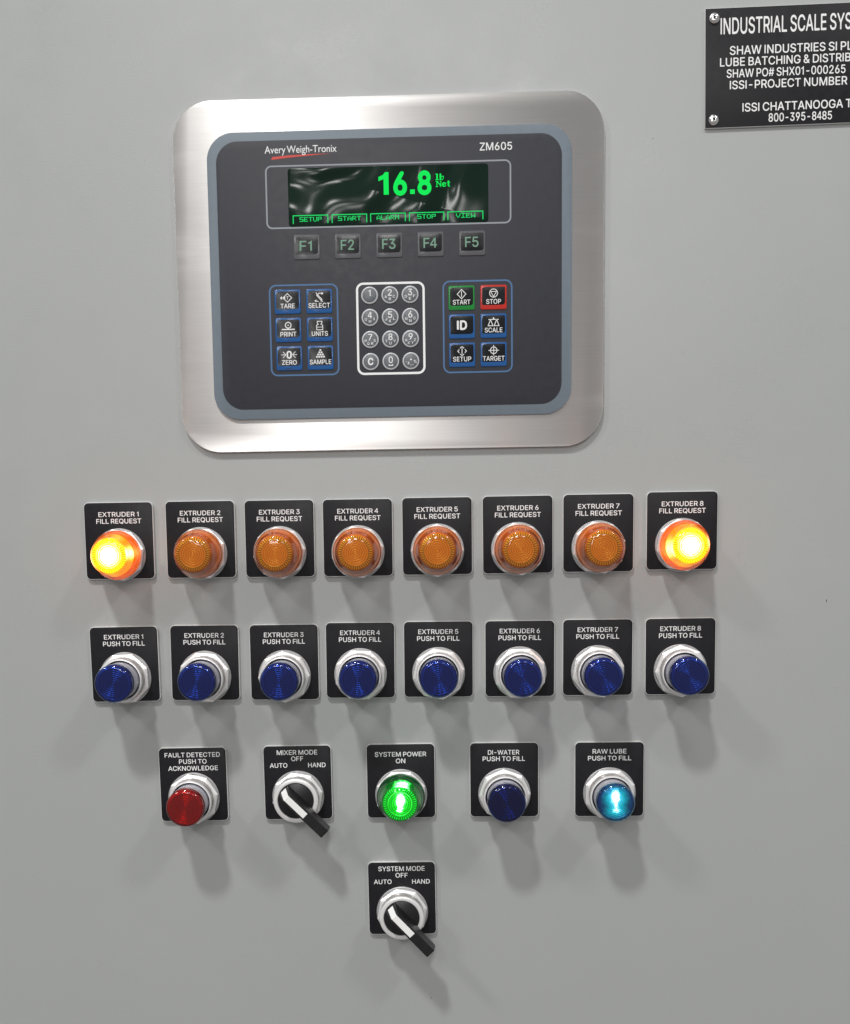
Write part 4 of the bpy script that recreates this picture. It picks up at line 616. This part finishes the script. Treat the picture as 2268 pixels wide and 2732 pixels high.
KIND['green_lit'] = dict(lens=shell('lit_green_lens_shell', (.40, 1, .50), (.01, .4, .06), .04), skirt=shell('green_lens_skirt', (.05, .34, .12), (.01, .10, .035), .35),
    core=[core('lit_green_centre', (.0, .35, .03), .2, .5, ((.0, 1, .02), .50, gsp)), core('lit_green_rib', (0, .6, .1), .25, 0, ((.0, 1, .05), .55, [(0, 10, 9, 5, .5)])),
          core('lit_green_gap', (0, .10, .02), .3, 0, ((0, 1, .1), .05, [(0, 10, 8, 4, .3)])), core('lit_green_barrel', (0, .2, .05), .3, 0, ((.0, .9, .1), .10, [(1.2, 11, 6.5, 3.0, 7)])),
          core('lit_green_valley', (.0, .25, .02), .2, .5, ((.0, 1, .02), .26, gv))])
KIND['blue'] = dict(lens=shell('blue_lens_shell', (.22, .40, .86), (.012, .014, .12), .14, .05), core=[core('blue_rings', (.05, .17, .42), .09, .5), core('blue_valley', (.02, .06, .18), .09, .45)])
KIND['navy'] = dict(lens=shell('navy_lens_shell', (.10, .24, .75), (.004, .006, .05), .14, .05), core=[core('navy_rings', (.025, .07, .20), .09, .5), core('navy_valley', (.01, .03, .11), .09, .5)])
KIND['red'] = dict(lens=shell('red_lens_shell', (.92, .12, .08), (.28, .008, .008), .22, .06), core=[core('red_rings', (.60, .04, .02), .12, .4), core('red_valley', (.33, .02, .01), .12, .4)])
csp = [(-.3, 4.6, 3.2, 6.0, 8), (.2, -1.0, 1.7, 4.2, 3.4), (.4, -5.0, 3.0, 2.2, 3.2), (-.3, 4.0, 9.5, 8.5, 1.5), (0, -5.5, 9, 6, 1.0), (0, 0, 11.2, 11.2, .30)]
KIND['cyan_lit'] = dict(lens=shell('lit_blue_lens_shell', (.45, .80, .97), (.012, .010, .22), .10, .05),
    core=[core('lit_blue_rings', (.01, .05, .22), .16, .5, ((.0, .72, .62), .0, csp)), core('lit_blue_valley', (.01, .04, .2), .16, .5, ((.0, .66, .62), .0, [(x, y, a, b, c * .7) for x, y, a, b, c in csp]))])
for k, d in KIND.items():
    if 'skirt' in d:
        d['skirt_m'] = mesh('lens_skirt', *SKIRT_V, [d['skirt']], smooth=25); d['lens_m'] = mesh('lens', V2, F2, [d['lens']], smooth=45)
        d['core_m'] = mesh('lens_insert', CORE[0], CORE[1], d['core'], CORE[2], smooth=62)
    else:
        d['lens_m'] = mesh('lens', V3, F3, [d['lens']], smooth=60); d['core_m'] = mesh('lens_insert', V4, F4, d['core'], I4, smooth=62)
def lettering(parent, items):
    f = Flat()
    for it in items: f.ctext(*it)
    place('plate_lettering', f.mesh('plate_lettering', 'letter'), parent, (0, 0, PT + .03))
def base(name, x, z, tilt, label, cat, group, items, nutrot):
    r = root(name, x, z, label, cat, group, tilt)
    p = place('legend_plate', PLATE, r); lettering(p, items)
    place('washer', WASH, r, (0, WC, 0)); place('nut', NUT, r, (0, WC, 0), math.radians(nutrot)); return r
def pilot(x, z, tilt, kind, label, group, items, nutrot, lrot=0):
    r = base('indicator_light', x, z, tilt, label, 'indicator light', group, items, nutrot); d = KIND[kind]
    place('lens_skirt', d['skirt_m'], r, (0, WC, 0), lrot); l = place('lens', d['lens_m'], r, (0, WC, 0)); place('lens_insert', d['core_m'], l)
    return r
def button(x, z, tilt, kind, label, group, items, nutrot, push=0):
    r = base('push_button', x, z, tilt, label, 'push button', group, items, nutrot); d = KIND[kind]
    place('guard_ring', GUARD, r, (0, WC, 0)); place('gap_ring', GAP, r, (0, WC, 0)); place('sleeve', SLEEVE, r, (0, WC, push))
    l = place('lens', d['lens_m'], r, (0, WC, push)); place('lens_insert', d['core_m'], l); return r
# selector knob
def knob_meshes():
    V, F = lathe([(12.9, 17.5), (12.7, 18.6), (12.2, 18.9), (.05, 19.0)], 48); disc = (V, F)
    prof = [(-12.0, 18.6), (-11.7, 21.5), (-7.6, 32.3), (-7.2, 32.8), (29.6, 33.0), (30.4, 32.4), (30.6, 23.0), (29.8, 22.0), (15.2, 21.3), (13.4, 20.8), (12.2, 18.6)]
    hw = lambda z: 4.75 - 1.15 * (z - 18.6) / 14.4
    n = len(prof); V = [(s, -hw(z), z) for s, z in prof] + [(s, hw(z), z) for s, z in prof]
    F = [tuple(range(n)), tuple(range(2 * n - 1, n - 1, -1))] + [(i, i + n, (i + 1) % n + n, (i + 1) % n) for i in range(n)]
    lever = (V, F)
    ins = []; q = [(-11.75, 22.2), (-7.55, 33.0), (-7.1, 33.2), (11.4, 33.3)]
    V = []
    for (s, z) in q:
        for y in (-2.3, 2.3):
            for dz in (-1.0, 0): V.append((s - (.0 if dz else .25 if s < -7.3 else 0), y, z + dz))
    F = []
    for j in range(3):
        o = j * 4; F += [(o + 1, o + 5, o + 7, o + 3), (o, o + 4, o + 5, o + 1), (o + 2, o + 3, o + 7, o + 6)]
    F += [(0, 1, 3, 2), (12, 14, 15, 13)]
    return disc, lever, (V, F)
KD, KL, KI = knob_meshes()
KD = mesh('knob_disc', *KD, ['knob'], smooth=40); KL = mesh('lever', *KL, ['knob']); KI = mesh('pointer_insert', *KI, ['insert'])
def bevelled(o, w=.3):
    m = o.modifiers.new('edge', 'BEVEL'); m.width = w * MM; m.segments = 2; m.limit_method = 'ANGLE'; m.angle_limit = math.radians(25)
def selector(x, z, tilt, label, items, nutrot, ang=-45):
    r = base('selector_switch', x, z, tilt, label, 'selector switch', 'three position selector switches', items, nutrot)
    place('bezel_ring', BEZEL, r, (0, WC, 0)); kd = place('knob', KD, r, (0, WC, 0), math.radians(ang))
    lv = place('lever', KL, kd); bevelled(lv, .5); pi = place('pointer_insert', KI, kd); bevelled(pi, .2)
    return r
random.seed(5)
AX = [-227.1, -168.5, -111.9, -56.2, .1, 56.9, 113.5, 171.95]; AZ = [-5.05, -5.0, -5.2, -5.4, -5.1, -4.95, -4.7, -3.9]
BX = [-226.75, -168.4, -110.8, -56.0, .05, 58.15, 113.45, 171.95]; BZ = [-93.85, -93.5, -93.7, -92.9, -92.8, -93.0, -92.75, -92.7]
AT = [0, -.05, -.05, -.1, 0, .1, -.05, 0]; BT = [.5, -.2, 0, -.25, -.2, -.15, -.15, .15]
NA = [12, 22, 8, 12, 0, 10, 14, 12]; NB_ = [24, 18, 2, 20, 10, 24, 14, 2]
ORD = ['leftmost', 'second from left', 'third from left', 'fourth from left', 'fourth from right', 'third from right', 'second from right', 'rightmost']
NUMW = ['one', 'two', 'three', 'four', 'five', 'six', 'seven', 'eight']
for i in range(8):
    lit = i in (0, 7)
    lab = '%s %s amber light of the top row, plate marked %s' % (ORD[i], 'glowing' if lit else 'unlit', 'EXTRUDER %d' % (i + 1))
    if not lit: lab = 'unlit amber light, %s in the top row, plate marked EXTRUDER %d' % (ORD[i], i + 1)
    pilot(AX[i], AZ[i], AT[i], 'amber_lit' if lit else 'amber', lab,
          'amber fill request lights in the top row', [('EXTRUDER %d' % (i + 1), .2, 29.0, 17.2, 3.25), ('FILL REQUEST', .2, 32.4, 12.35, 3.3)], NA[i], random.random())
for i in range(8):
    button(BX[i], BZ[i], BT[i], 'blue', '%s blue push button of the second row, plate marked EXTRUDER %d' % (ORD[i], i + 1),
           'blue push buttons in the second row', [('EXTRUDER %d' % (i + 1), .0, 28.6, 18.3, 3.25), ('PUSH TO FILL', .0, 30.4, 13.4, 3.3)], NB_[i], random.uniform(-.5, .5))
fb = button(-179.8, -182.7, .6, 'red', 'unlit dark red push button below the plate words FAULT DETECTED', None,
       [('FAULT DETECTED', .0, 40.6, 20.3, 3.3), ('PUSH TO', .2, 20.3, 15.4, 3.3), ('ACKNOWLEDGE', .2, 36.4, 10.4, 3.3)], 10)
V, F = slab(3.6, .9, .2, 0, .3, .1, 2); place('washer_slot', mesh('washer_slot', V, F, ['dark']), fb, (-1, 7.6, PT + 1.25))
selector(-103.2, -181.9, .4, 'black lever selector switch on the plate MIXER MODE, between red button and green light',
         [('MIXER MODE', .0, 29.6, 20.6, 3.4), ('OFF', .0, 8.8, 16.0, 3.3), ('AUTO', -13.7, 12.8, 11.2, 3.3), ('HAND', 14.2, 12.8, 11.2, 3.3)], 12)
pilot(-28.1, -181.3, .25, 'green_lit', 'glowing green lens light on the plate SYSTEM POWER ON', None, [('SYSTEM POWER', .0, 37.2, 18.1, 3.3), ('ON', .0, 6.9, 13.2, 3.3)], 22)
button(46.7, -181.0, .05, 'navy', 'dark unlit navy push button on the plate DI-WATER PUSH TO FILL', 'third row push to fill buttons', [('DI-WATER', -.4, 22.6, 18.6, 3.3), ('PUSH TO FILL', -.2, 30.6, 13.9, 3.3)], 2)
button(122.3, -181.2, 0, 'cyan_lit', 'lit turquoise blue push button on the plate RAW LUBE PUSH TO FILL', 'third row push to fill buttons', [('RAW LUBE', .0, 24.2, 18.9, 3.3), ('PUSH TO FILL', .1, 31.0, 13.9, 3.3)], 22)
selector(-28.5, -268.9, .45, 'lowest black lever selector switch, on the plate SYSTEM MODE',
         [('SYSTEM MODE', .0, 34.0, 20.6, 3.4), ('OFF', .0, 9.0, 15.7, 3.3), ('AUTO', -13.9, 13.0, 10.9, 3.3), ('HAND', 14.1, 13.0, 10.9, 3.3)], 12, -47)
